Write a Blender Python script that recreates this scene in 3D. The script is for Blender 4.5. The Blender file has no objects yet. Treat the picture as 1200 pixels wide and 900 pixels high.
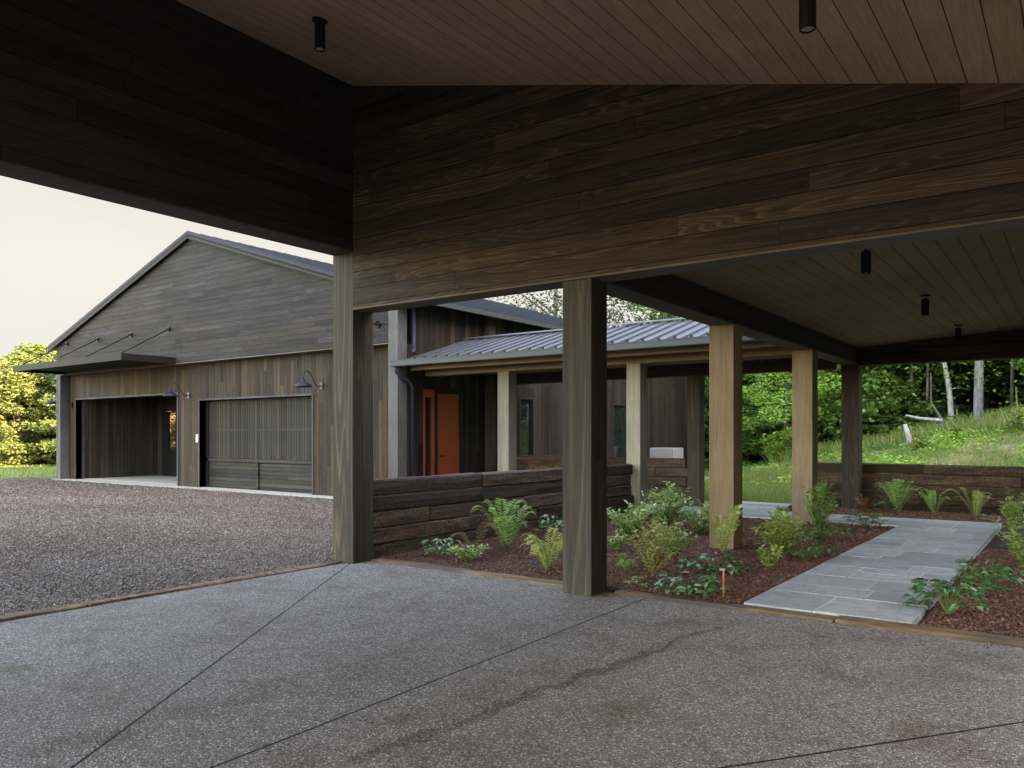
import bpy, math, random
import numpy as np
from mathutils import Vector
random.seed(7); rng = np.random.default_rng(7)
SC = bpy.context.scene
COL = SC.collection
R = math.radians
C3 = 0.35   # carport / walkway post size

# ------------------------------------------------------------------ node helpers
def newmat(name):
    m = bpy.data.materials.new(name); m.use_nodes = True
    nt = m.node_tree; nt.nodes.clear()
    return m, nt
def nd(nt, typ, ins=None, **props):
    n = nt.nodes.new(typ)
    for k, v in props.items(): setattr(n, k, v)
    for k, v in (ins or {}).items():
        s = n.inputs[k]
        if isinstance(v, bpy.types.NodeSocket): nt.links.new(v, s)
        else: s.default_value = v
    return n
def mth(nt, op, a, b=None, c=None, clamp=False):
    ins = {0: a}
    if b is not None: ins[1] = b
    if c is not None: ins[2] = c
    return nd(nt, 'ShaderNodeMath', ins, operation=op, use_clamp=clamp).outputs[0]
def mixc(nt, f, a, b, mode='MIX'):
    def c4(v): return (v[0], v[1], v[2], 1) if isinstance(v, (tuple, list)) and len(v) == 3 else v
    return nd(nt, 'ShaderNodeMix', {0: f, 6: c4(a), 7: c4(b)}, data_type='RGBA', blend_type=mode).outputs[2]
def ramp(nt, f, stops):
    n = nd(nt, 'ShaderNodeValToRGB', {0: f}); e = n.color_ramp.elements
    while len(e) < len(stops): e.new(0.5)
    for i, (p, c) in enumerate(stops):
        e[i].position = p; e[i].color = (c[0], c[1], c[2], 1) if hasattr(c, '__len__') else (c, c, c, 1)
    return n.outputs[0]
def vec(nt, x, y, z): return nd(nt, 'ShaderNodeCombineXYZ', {0: x, 1: y, 2: z}).outputs[0]
def noise(nt, v, scale, detail=2, rough=.5, dist=0):
    return nd(nt, 'ShaderNodeTexNoise', {'Vector': v, 'Scale': scale, 'Detail': detail, 'Roughness': rough, 'Distortion': dist})
def bsdf(nt, col, rough=.6, bump=None, bstr=.3, bdist=.01, **kw):
    b = nd(nt, 'ShaderNodeBsdfPrincipled', {'Base Color': col if not isinstance(col, tuple) or len(col) == 4 else (*col, 1), 'Roughness': rough})
    for k, v in kw.items(): b.inputs[k.replace('_', ' ')].default_value = v
    if bump is not None:
        bn = nd(nt, 'ShaderNodeBump', {'Height': bump, 'Strength': bstr, 'Distance': bdist})
        nt.links.new(bn.outputs[0], b.inputs['Normal'])
    o = nd(nt, 'ShaderNodeOutputMaterial'); nt.links.new(b.outputs[0], o.inputs[0])
    return b
def plain(name, col, rough=.5, metal=0, var=.0, **kw):
    m, nt = newmat(name)
    c = (*col, 1)
    if var:
        tc = nd(nt, 'ShaderNodeTexCoord').outputs['Object']
        f = noise(nt, tc, 6, 4).outputs[0]
        c = mixc(nt, f, tuple(x * (1 - var) for x in col), tuple(min(1, x * (1 + var)) for x in col))
    bsdf(nt, c, rough, Metallic=metal, **kw)
    return m

def wood(name, L, A, bw=0, bl=2.6, dark=(.035, .03, .026), mid=(.085, .075, .065), lite=(.2, .17, .135),
         warm=(.12, .07, .035), groove=.006, gc=.02, rough=.6, lam=1.0, gfreq=7.0, sw=7.0, sl=.55, warmf=.35, tone=.55, spec=.16, lateamt=.55, streak=.0):
    """stained boards: L = grain axis, A = across axis (0,1,2); bw board width (0 = solid)"""
    m, nt = newmat(name)
    tc = nd(nt, 'ShaderNodeTexCoord').outputs['Object']
    orn = nd(nt, 'ShaderNodeObjectInfo').outputs['Random']
    sp = nd(nt, 'ShaderNodeSeparateXYZ', {0: tc}).outputs
    l, a = sp[L], sp[A]
    if bw:
        ab = mth(nt, 'DIVIDE', a, bw)
        idn = mth(nt, 'FLOOR', ab)
        r1 = nd(nt, 'ShaderNodeTexWhiteNoise', {'W': mth(nt, 'ADD', idn, .37)}, noise_dimensions='1D').outputs['Value']
        ls = mth(nt, 'ADD', mth(nt, 'DIVIDE', l, bl), mth(nt, 'MULTIPLY', r1, 7.3))
        seg = mth(nt, 'FLOOR', ls)
        wn = nd(nt, 'ShaderNodeTexWhiteNoise', {'Vector': vec(nt, idn, seg, orn)}, noise_dimensions='3D')
    else:
        wn = nd(nt, 'ShaderNodeTexWhiteNoise', {'W': mth(nt, 'ADD', orn, 3.1)}, noise_dimensions='1D')
    rc = nd(nt, 'ShaderNodeSeparateColor', {0: wn.outputs['Color']}).outputs
    comp = [None] * 3
    for i in range(3):
        s = sl if i == L else sw
        comp[i] = mth(nt, 'ADD', mth(nt, 'MULTIPLY', sp[i], s), mth(nt, 'MULTIPLY', rc[i], 60.0))
    P = vec(nt, *comp)
    cath = noise(nt, P, 1.0, 1.0, .4, .05).outputs[0]
    rings = mth(nt, 'FRACT', mth(nt, 'MULTIPLY', cath, gfreq * 2))
    late = ramp(nt, rings, [(0, .0), (.5, .05), (.88, .8), (1.0, 0)])
    comp2 = [mth(nt, 'MULTIPLY', sp[i], 3.0 if i == L else 150.0) for i in range(3)]
    fine = noise(nt, vec(nt, *comp2), 1.0, 3, .6).outputs[0]
    patch = noise(nt, P, .55, 3, .6).outputs[0]
    big = noise(nt, tc, .9, 3).outputs[0]
    c = mixc(nt, ramp(nt, patch, [(.3, 0), (.7, 1)]), dark, mid)
    c = mixc(nt, mth(nt, 'MULTIPLY', ramp(nt, rc[1], [(.5, 0), (.95, 1)]), warmf * 2, clamp=True), c, warm)
    c = mixc(nt, mth(nt, 'MULTIPLY', late, ramp(nt, patch, [(.35, .06), (.75, lateamt)])), c, lite)
    c = mixc(nt, mth(nt, 'MULTIPLY', ramp(nt, fine, [(.35, 1), (.6, 0)]), .5), c, tuple(x * .45 for x in dark))
    if streak:
        st1 = noise(nt, vec(nt, *[mth(nt, 'MULTIPLY', sp[i], .9 if i == L else 22.0) for i in range(3)]), 1.0, 4, .65).outputs[0]
        c = mixc(nt, mth(nt, 'MULTIPLY', ramp(nt, st1, [(.5, 0), (.68, 1)]), streak), c, warm)
        c = mixc(nt, mth(nt, 'MULTIPLY', ramp(nt, st1, [(.32, 1), (.47, 0)]), streak), c, tuple(x * .6 for x in dark))
    v = mth(nt, 'ADD', mth(nt, 'MULTIPLY', rc[0], tone), 1 - tone / 2)
    v = mth(nt, 'MULTIPLY', v, mth(nt, 'ADD', mth(nt, 'MULTIPLY', big, .5), .75))
    c = mixc(nt, 1.0, c, nd(nt, 'ShaderNodeCombineColor', {0: v, 1: v, 2: v}).outputs[0], 'MULTIPLY')
    h = mth(nt, 'ADD', mth(nt, 'MULTIPLY', late, .12), mth(nt, 'MULTIPLY', fine, .25))
    if bw and groove:
        fr = mth(nt, 'FRACT', ab)
        e = mth(nt, 'MINIMUM', fr, mth(nt, 'SUBTRACT', 1.0, fr))
        g = mth(nt, 'LESS_THAN', e, groove / bw)
        fr2 = mth(nt, 'FRACT', ls)
        e2 = mth(nt, 'MINIMUM', fr2, mth(nt, 'SUBTRACT', 1.0, fr2))
        g2 = mth(nt, 'LESS_THAN', e2, .002 / bl)
        g = mth(nt, 'MAXIMUM', g, g2)
        c = mixc(nt, g, c, (gc * .25, gc * .23, gc * .2))
        h = mth(nt, 'SUBTRACT', h, mth(nt, 'MULTIPLY', g, 2.0))
    bsdf(nt, c, mth(nt, 'ADD', rough, mth(nt, 'MULTIPLY', fine, .25)), h, .55, .006, Specular_IOR_Level=spec)
    return m

# dark brown stain under the carport, grey weathered outside
M = {}
BR = dict(dark=(0.01692, 0.01348, 0.01154), mid=(0.05924, 0.04509, 0.03516), lite=(0.2031, 0.1399, 0.08656), warm=(0.07898, 0.04042, 0.02099))
GR = dict(dark=(0.01296, 0.0127, 0.01557), mid=(0.036, 0.03528, 0.04079), lite=(0.0936, 0.08467, 0.08158), warm=(0.0432, 0.03246, 0.02373))
M['header'] = wood('stained_boards_header', 0, 2, .19, 3.4, groove=.004, gfreq=15, sw=5.5, sl=.3, warmf=.14, tone=.38, lateamt=1.0, streak=.6, gc=.012, **BR)
M['sidebeam'] = wood('stained_boards_side', 1, 2, .19, 3.4, groove=.003, gfreq=16, sw=4.5, sl=.26, warmf=.12, tone=.25, lateamt=.2, dark=(0.021, 0.0196, 0.0231), mid=(0.049, 0.0448, 0.04928), lite=(0.14, 0.119, 0.1078), warm=(0.07, 0.0455, 0.03465))
M['siding_h'] = wood('weathered_siding_horizontal', 0, 2, .14, 3.1, groove=.004, warmf=.25, gfreq=4, tone=.5, sl=.9, streak=.5, **GR)
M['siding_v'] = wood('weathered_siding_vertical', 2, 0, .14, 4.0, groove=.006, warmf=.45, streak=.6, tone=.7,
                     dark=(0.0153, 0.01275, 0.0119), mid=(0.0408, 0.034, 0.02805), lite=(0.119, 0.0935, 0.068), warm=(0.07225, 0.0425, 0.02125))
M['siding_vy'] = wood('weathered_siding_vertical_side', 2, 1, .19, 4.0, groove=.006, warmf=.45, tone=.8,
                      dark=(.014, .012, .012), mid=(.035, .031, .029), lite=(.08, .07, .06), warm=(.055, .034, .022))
PT = dict(dark=(0.03534, 0.032, 0.02697), mid=(0.06479, 0.05739, 0.04855), lite=(0.1944, 0.149, 0.0917), warm=(0.07657, 0.05518, 0.03236), warmf=.2, sw=4, sl=.13, gfreq=9, tone=.15, lateamt=1.0)
M['post'] = wood('post_timber', 2, 0, **PT)
M['tan_h'] = wood('fascia_board', 0, 2, dark=(.12, .095, .07), mid=(.24, .185, .125), lite=(.40, .31, .2), warm=(.26, .17, .1), warmf=.2, sw=4, sl=.3)
M['post_lit_tan'] = wood('post_timber_lit', 2, 0, dark=(0.216, 0.1521, 0.095), mid=(0.352, 0.2535, 0.1596), lite=(0.48, 0.3588, 0.228), warm=(0.368, 0.2418, 0.133), warmf=.2, sw=4, sl=.18, gfreq=7, tone=.15)  # warm light on the third and fourth posts, put into the colour
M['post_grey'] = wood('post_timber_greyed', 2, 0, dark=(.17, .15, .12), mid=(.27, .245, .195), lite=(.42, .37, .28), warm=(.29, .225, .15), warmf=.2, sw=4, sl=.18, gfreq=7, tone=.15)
M['trim'] = wood('grey_trim_board', 2, 0, dark=(.05, .05, .056), mid=(.095, .095, .104), lite=(.17, .17, .17), warm=(.2, .18, .15), warmf=.1, sw=4)
M['trimh'] = wood('grey_trim_board_flat', 0, 2, dark=(.08, .072, .064), mid=(.15, .13, .11), lite=(.3, .27, .22), warm=(.2, .15, .1), warmf=.2, sw=4)
M['trimy'] = wood('brown_trim_board', 1, 2, dark=(.08, .07, .06), mid=(.15, .13, .11), lite=(.25, .21, .17), warm=(.17, .12, .08), warmf=.2, sw=4)
CE = dict(warmf=.2, tone=.08, rough=.55, gfreq=2, lateamt=.1)
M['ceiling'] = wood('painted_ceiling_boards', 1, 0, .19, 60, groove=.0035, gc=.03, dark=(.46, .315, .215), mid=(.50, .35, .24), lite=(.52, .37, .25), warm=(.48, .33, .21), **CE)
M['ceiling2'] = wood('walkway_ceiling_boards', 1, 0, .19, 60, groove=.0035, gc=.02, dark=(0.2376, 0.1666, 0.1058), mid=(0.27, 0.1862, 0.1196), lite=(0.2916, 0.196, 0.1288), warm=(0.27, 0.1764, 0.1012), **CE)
M['darkwall'] = wood('dark_interior_boards', 2, 0, .14, 4, dark=(.02, .018, .016), mid=(.04, .036, .032), lite=(.07, .06, .05), warm=(.05, .035, .025))
M['darkwally'] = wood('dark_interior_boards_side', 2, 1, .14, 4, dark=(.025, .022, .02), mid=(.055, .048, .042), lite=(.09, .075, .06), warm=(.06, .042, .03))
M['garage'] = wood('garage_slat', 2, 0, dark=(0.0187, 0.01785, 0.017), mid=(0.03825, 0.03825, 0.03485), lite=(0.0765, 0.07225, 0.05525), warm=(0.0493, 0.0408, 0.0255), warmf=.4, tone=.6)
M['garageh'] = wood('garage_rail', 0, 2, .11, 6, dark=(.016, .016, .017), mid=(.037, .036, .035), lite=(.12, .11, .09), warm=(.075, .06, .045))
M['black'] = plain('black_metal', (.012, .012, .014), .45, 0, Specular_IOR_Level=.2)
M['bronze'] = plain('dark_bronze_metal', (.016, .017, .015), .55, 0, Specular_IOR_Level=.06)
M['navy'] = plain('dark_enamel', (.022, .026, .042), .35, 0, Specular_IOR_Level=.2)
M['lens'] = plain('frosted_lens', (.3, .3, .3), .3)
M['orange'] = plain('orange_door_paint', (.30, .052, .022), .4, var=.08)
M['glass'] = plain('window_glass', (.012, .018, .018), .02, 0, Specular_IOR_Level=1.0)
M['white'] = plain('white_plastic', (.7, .7, .7), .4)
M['frame'] = plain('dark_window_frame', (.02, .022, .026), .4)
M['gutter'] = plain('grey_painted_metal', (.062, .07, .07), .5, 0, Specular_IOR_Level=.12)
M['copper'] = plain('copper_rod', (.42, .16, .08), .45, .5)

# metal roof
m, nt = newmat('standing_seam_metal')
tc = nd(nt, 'ShaderNodeTexCoord').outputs['Object']
f = noise(nt, tc, 1.3, 4).outputs[0]
bsdf(nt, mixc(nt, f, (.062, .068, .085), (.09, .1, .125)), .5, Metallic=.15)
M['roof'] = m

M['roof_dark'] = plain('dark_roof_metal', (.035, .039, .05), .55, 0, var=.2, Specular_IOR_Level=.06)
# railway-sleeper timber
def sleeper_mat(ax):
    m, nt = newmat('rough_sleeper_timber')
    tc = nd(nt, 'ShaderNodeTexCoord').outputs['Object']
    oi = nd(nt, 'ShaderNodeObjectInfo').outputs['Random']
    sp = nd(nt, 'ShaderNodeSeparateXYZ', {0: tc}).outputs
    p1 = vec(nt, mth(nt, 'ADD', mth(nt, 'MULTIPLY', sp[0], 1.2 if ax == 0 else 9), mth(nt, 'MULTIPLY', oi, 40)), mth(nt, 'MULTIPLY', sp[1], 9 if ax == 0 else 1.2), mth(nt, 'MULTIPLY', sp[2], 9))
    n1 = noise(nt, p1, 1.6, 6, .65).outputs[0]
    n2 = noise(nt, tc, 30, 4, .7).outputs[0]
    c = ramp(nt, n1, [(.25, (0.02009, 0.01231, 0.008845)), (.48, (0.06828, 0.04104, 0.02717)), (.66, (0.1446, 0.08208, 0.04739)), (.85, (0.241, 0.1163, 0.05054))])
    tv = mth(nt, 'ADD', mth(nt, 'MULTIPLY', oi, 1.25), .35)
    c = mixc(nt, 1.0, c, nd(nt, 'ShaderNodeCombineColor', {0: tv, 1: tv, 2: tv}).outputs[0], 'MULTIPLY')
    c = mixc(nt, ramp(nt, n2, [(.35, 1), (.55, 0)]), c, (.012, .01, .008))
    bsdf(nt, c, .85, mth(nt, 'ADD', n1, mth(nt, 'MULTIPLY', n2, .5)), .9, .02)
    return m
M['sleeper'] = [sleeper_mat(0), sleeper_mat(1)]
m, nt = newmat('edging_timber')
tc = nd(nt, 'ShaderNodeTexCoord').outputs['Object']
n1 = noise(nt, vec(nt, *[mth(nt, 'MULTIPLY', nd(nt, 'ShaderNodeSeparateXYZ', {0: tc}).outputs[i], (2, 14, 14)[i]) for i in range(3)]), 1.5, 6, .7).outputs[0]
n2 = noise(nt, tc, 1.1, 3).outputs[0]
c = ramp(nt, n1, [(.3, (.05, .03, .018)), (.5, (.17, .105, .058)), (.75, (.34, .225, .12))])
c = mixc(nt, ramp(nt, n2, [(.45, 0), (.6, .8)]), c, (.06, .048, .038))
bsdf(nt, c, .85, n1, .8, .02)
M['edging'] = m

# exposed-aggregate slab
m, nt = newmat('exposed_aggregate_concrete')
tc = nd(nt, 'ShaderNodeTexCoord').outputs['Object']
sp = nd(nt, 'ShaderNodeSeparateXYZ', {0: tc}).outputs
vo = nd(nt, 'ShaderNodeTexVoronoi', {'Vector': tc, 'Scale': 82.0, 'Randomness': 1.0})
vc = nd(nt, 'ShaderNodeSeparateColor', {0: vo.outputs['Color']}).outputs
sand = noise(nt, tc, 170, 3, .7).outputs[0]
peb = ramp(nt, vc[0], [(.0, (.05, .042, .038)), (.2, (.14, .12, .115)), (.45, (.37, .315, .29)), (.7, (.46, .43, .44)), (.88, (.62, .6, .62)), (1.0, (.9, .86, .84))])
stone = ramp(nt, vo.outputs['Distance'], [(.36, 1), (.56, 0)])
c = mixc(nt, stone, mixc(nt, sand, (0.078, 0.0676, 0.06552), (0.39, 0.351, 0.3413)), peb)
b1 = noise(nt, tc, .55, 4, .6, .4).outputs[0]
b2 = noise(nt, tc, 2.2, 4, .65, .6).outputs[0]
c = mixc(nt, ramp(nt, b1, [(.34, .5), (.66, 0)]), c, (.66, .60, .56), 'MULTIPLY')
c = mixc(nt, ramp(nt, b2, [(.48, 0), (.72, .8)]), c, (.62, .54, .46), 'MULTIPLY')
rx = ramp(nt, noise(nt, tc, .9, 3).outputs[0], [(.55, 0), (.75, .5)])
c = mixc(nt, mth(nt, 'MULTIPLY', rx, ramp(nt, b2, [(.4, 0), (.6, 1)])), c, (.2, .125, .07))
def line_mask(p, q, w, wob=0.0, lim=False):
    (x0, y0), (x1, y1) = p, q; L = math.hypot(x1 - x0, y1 - y0); nx, ny = -(y1 - y0) / L, (x1 - x0) / L
    cc = nx * x0 + ny * y0
    d = mth(nt, 'SUBTRACT', mth(nt, 'ADD', mth(nt, 'MULTIPLY', sp[0], nx), mth(nt, 'MULTIPLY', sp[1], ny)), cc)
    if wob: d = mth(nt, 'ADD', d, mth(nt, 'MULTIPLY', mth(nt, 'SUBTRACT', noise(nt, tc, 3.2, 5, .7).outputs[0], .5), wob))
    d = mth(nt, 'ABSOLUTE', d)
    return d, mth(nt, 'LESS_THAN', d, w)
g = None
for p, q in (((-6.707, 5.999), (-3.7, 1.713)), ((-3.26, 6.5), (-3.184, 2.0)), ((-1.305, 3.448), (-.243, 4.913)), ((-7.3, 2.0), (2, 2.0 - .5))):
    if q == (2, 1.5): continue
    d_, k = line_mask(p, q, .008)
    g = k if g is None else mth(nt, 'MAXIMUM', g, k)
cd, _ = line_mask((-2.62, 3.3), (-2.3, 6.0), .01, .45)
along = mth(nt, 'MULTIPLY', mth(nt, 'GREATER_THAN', sp[1], 2.5), mth(nt, 'LESS_THAN', sp[1], 5.95))
crk = mth(nt, 'MULTIPLY', ramp(nt, cd, [(.0, 1), (.012, .8), (.045, 0)]), along)
crk = mth(nt, 'MULTIPLY', crk, ramp(nt, noise(nt, tc, 38, 3, .7).outputs[0], [(.4, 0), (.55, 1)]))
c = mixc(nt, mth(nt, 'MULTIPLY', crk, .35), c, (.05, .043, .038))
c = mixc(nt, g, c, (.015, .013, .012))
h = mth(nt, 'SUBTRACT', mth(nt, 'MULTIPLY', stone, .6), mth(nt, 'ADD', mth(nt, 'MULTIPLY', g, 2), mth(nt, 'MULTIPLY', crk, 3)))
bsdf(nt, c, mth(nt, 'ADD', .55, mth(nt, 'MULTIPLY', b1, .3)), h, 1.0, .016, Specular_IOR_Level=.2)
M['slab'] = m

def granular(name, scale, stops, bd=.02, base2=None, rough=.8):
    m, nt = newmat(name)
    tc = nd(nt, 'ShaderNodeTexCoord').outputs['Object']
    vo = nd(nt, 'ShaderNodeTexVoronoi', {'Vector': tc, 'Scale': scale})
    vc = nd(nt, 'ShaderNodeSeparateColor', {0: vo.outputs['Color']}).outputs
    c = ramp(nt, vc[0], stops)
    c = mixc(nt, ramp(nt, vo.outputs['Distance'], [(.3, 0), (.65, .85)]), c, tuple(x * .3 for x in stops[0][1]))
    b = noise(nt, tc, .8, 5, .6).outputs[0]
    if base2: c = mixc(nt, ramp(nt, b, [(.4, 0), (.65, .6)]), c, base2)
    bsdf(nt, c, rough, mth(nt, 'SUBTRACT', 1.0, vo.outputs['Distance']), .9, bd)
    return m
GST = [(0, (0.04554, 0.03393, 0.02845)), (.4, (0.132, 0.1, 0.08536)), (.75, (0.2277, 0.1781, 0.1518)), (1, (0.419, 0.3477, 0.3043))]
M['gravel'] = granular('crushed_gravel', 30, GST, .03, (.13, .10, .085))
M['mulch'] = granular('shredded_bark_mulch', 45, [(0, (.035, .018, .013)), (.5, (.085, .043, .03)), (1, (.17, .09, .06))], .03)

def island_mat(name, stops, rough=.7, trans=0, sheen=None, hue=None, spec=.5):
    m, nt = newmat(name)
    rp = nd(nt, 'ShaderNodeNewGeometry').outputs['Random Per Island']
    c = ramp(nt, rp, stops)
    if hue:
        oi = nd(nt, 'ShaderNodeObjectInfo').outputs['Random']
        c = nd(nt, 'ShaderNodeHueSaturation', {'Hue': mth(nt, 'ADD', .5 - hue / 2, mth(nt, 'MULTIPLY', oi, hue)),
               'Saturation': 1.0, 'Value': mth(nt, 'ADD', .8, mth(nt, 'MULTIPLY', oi, .45)), 'Fac': 1.0, 'Color': c}).outputs[0]
    b = nd(nt, 'ShaderNodeBsdfPrincipled', {'Base Color': c, 'Roughness': rough, 'Specular IOR Level': spec})
    o = nd(nt, 'ShaderNodeOutputMaterial')
    if trans:
        t = nd(nt, 'ShaderNodeBsdfTranslucent', {0: c})
        x = nd(nt, 'ShaderNodeMixShader', {0: trans, 1: b.outputs[0], 2: t.outputs[0]})
        nt.links.new(x.outputs[0], o.inputs[0])
    else: nt.links.new(b.outputs[0], o.inputs[0])
    return m
M['stones'] = island_mat('loose_gravel_stones', GST, .75)
nt = M['stones'].node_tree; pb = [n for n in nt.nodes if n.type == 'BSDF_PRINCIPLED'][0]; src = pb.inputs[0].links[0].from_socket
tcs = nd(nt, 'ShaderNodeTexCoord').outputs['Object']
rut = noise(nt, nd(nt, 'ShaderNodeMapping', {'Vector': tcs, 'Rotation': (0, 0, .5), 'Scale': (.35, 1.1, 1)}).outputs[0], .8, 4, .6).outputs[0]
nt.links.new(mixc(nt, ramp(nt, rut, [(.42, .85), (.6, 0)]), src, (.72, .67, .63), 'MULTIPLY'), pb.inputs[0])
M['chips'] = island_mat('bark_chips', [(0, (0.056, 0.0234, 0.016)), (.5, (0.1568, 0.0648, 0.0416)), (.88, (0.2688, 0.126, 0.084)), (1, (0.4256, 0.243, 0.16))], .85)
M['leaf_forest'] = island_mat('forest_leaves', [(0, (.06, .13, .028)), (.5, (.14, .28, .06)), (1, (.26, .42, .10))], .5, .35, hue=.05)
M['leaf_bright'] = island_mat('bright_green_leaves', [(0, (.12, .24, .035)), (.6, (.26, .44, .07)), (1, (.42, .55, .12))], .55, .4, hue=.03)
M['leaf_gold'] = island_mat('golden_leaves', [(0, (0.05051, 0.1008, 0.0209)), (.5, (0.1299, 0.1921, 0.04702)), (.9, (0.2093, 0.2497, 0.07315)), (1, (0.2598, 0.2305, 0.1045))], .6, .3, hue=.09)
M['leaf_thin'] = island_mat('airy_branch_leaves', [(0, (.015, .04, .02)), (1, (.05, .10, .045))], .6, .15, spec=.15)
M['fern'] = island_mat('fern_leaf', [(0, (.13, .29, .055)), (.7, (.27, .5, .12)), (1, (.42, .58, .18))], .45, .3)
M['shrub'] = island_mat('shrub_leaf', [(0, (.15, .29, .06)), (.6, (.34, .52, .14)), (.85, (.56, .66, .32)), (1, (.6, .58, .2))], .4, .3)
M['yellowing'] = island_mat('yellowing_leaf', [(0, (.22, .33, .06)), (.6, (.44, .54, .13)), (1, (.62, .54, .2))], .45, .3)
M['broad'] = island_mat('glossy_broad_leaf', [(0, (.035, .12, .04)), (.6, (.09, .24, .07)), (1, (.2, .36, .15))], .28, .12, spec=.9)
M['dried'] = island_mat('dried_frond', [(0, (.18, .11, .06)), (1, (.38, .25, .13))], .7, .2)
M['redleaf'] = island_mat('rusty_leaf', [(0, (.2, .08, .03)), (.5, (.35, .17, .05)), (1, (.14, .16, .04))], .5, .2)
M['stem'] = plain('plant_stem', (.12, .14, .05), .6)
M['redstem'] = plain('russet_stem', (.22, .11, .06), .6)
M['grass'] = island_mat('grass_blades', [(0, (.07, .15, .025)), (.6, (.15, .27, .05)), (.9, (.28, .34, .1)), (1, (.36, .3, .15))], .6, .3)
M['weeds'] = island_mat('weedy_growth', [(0, (.09, .17, .04)), (.5, (.19, .3, .07)), (.8, (.4, .4, .1)), (1, (.46, .28, .15))], .6, .3)
def bark(name, a, b, sc=1.0):
    m, nt = newmat(name)
    tc = nd(nt, 'ShaderNodeTexCoord').outputs['Object']
    s_ = nd(nt, 'ShaderNodeSeparateXYZ', {0: tc}).outputs
    v = vec(nt, mth(nt, 'MULTIPLY', s_[0], 14 * sc), mth(nt, 'MULTIPLY', s_[1], 14 * sc), mth(nt, 'MULTIPLY', s_[2], 2.5 * sc))
    n = noise(nt, v, 1, 5, .7).outputs[0]
    bsdf(nt, ramp(nt, n, [(.35, a), (.65, b)]), .9, n, .8, .03)
    return m
M['bark'] = bark('brown_bark', (.05, .042, .034), (.17, .15, .13))
M['bark_grey'] = bark('grey_bark', (.10, .09, .085), (.3, .28, .26))
M['bark_pale'] = bark('pale_bark', (.22, .2, .18), (.55, .53, .5))

# lawn / bank
m, nt = newmat('lawn_and_bank')
tc = nd(nt, 'ShaderNodeTexCoord').outputs['Object']
n1 = noise(nt, tc, .35, 4, .6).outputs[0]; n2 = noise(nt, tc, 2.5, 5, .7).outputs[0]; n3 = noise(nt, tc, 25, 4, .7).outputs[0]
c = ramp(nt, n3, [(.3, (.04, .07, .015)), (.5, (.085, .13, .025)), (.75, (.17, .19, .05))])
soil = ramp(nt, n3, [(.3, (.2, .12, .07)), (.7, (.46, .32, .22))])
c = mixc(nt, ramp(nt, mth(nt, 'ADD', mth(nt, 'MULTIPLY', n1, .6), mth(nt, 'MULTIPLY', n2, .4)), [(.44, 0), (.53, .85)]), c, soil)
bsdf(nt, c, .95, n3, .8, .05)
M['lawn'] = m
# bluestone
m, nt = newmat('bluestone_paving')
tc = nd(nt, 'ShaderNodeTexCoord').outputs['Object']
rp = nd(nt, 'ShaderNodeNewGeometry').outputs['Random Per Island']
n1 = noise(nt, tc, 3, 6, .65, .5).outputs[0]; n2 = noise(nt, tc, 40, 4, .7).outputs[0]
c = ramp(nt, rp, [(0, (.26, .285, .325)), (.5, (.40, .425, .465)), (1, (.52, .54, .57))])
c = mixc(nt, ramp(nt, n1, [(.38, 0), (.66, .6)]), c, (.46, .455, .45))
c = mixc(nt, ramp(nt, noise(nt, tc, 9, 5, .7, 1.0).outputs[0], [(.48, 0), (.62, .55)]), c, (.2, .21, .235))
c = mixc(nt, ramp(nt, n2, [(.5, 0), (.75, .35)]), c, (.16, .165, .18))
bsdf(nt, c, .5, mth(nt, 'ADD', n1, mth(nt, 'MULTIPLY', n2, .3)), .4, .012)
M['stone'] = m
M['mortar'] = plain('pale_joint_sand', (.78, .76, .72), .9, var=.3)
M['plain_concrete'] = plain('smooth_concrete', (.42, .4, .35), .75, var=.15)

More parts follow.
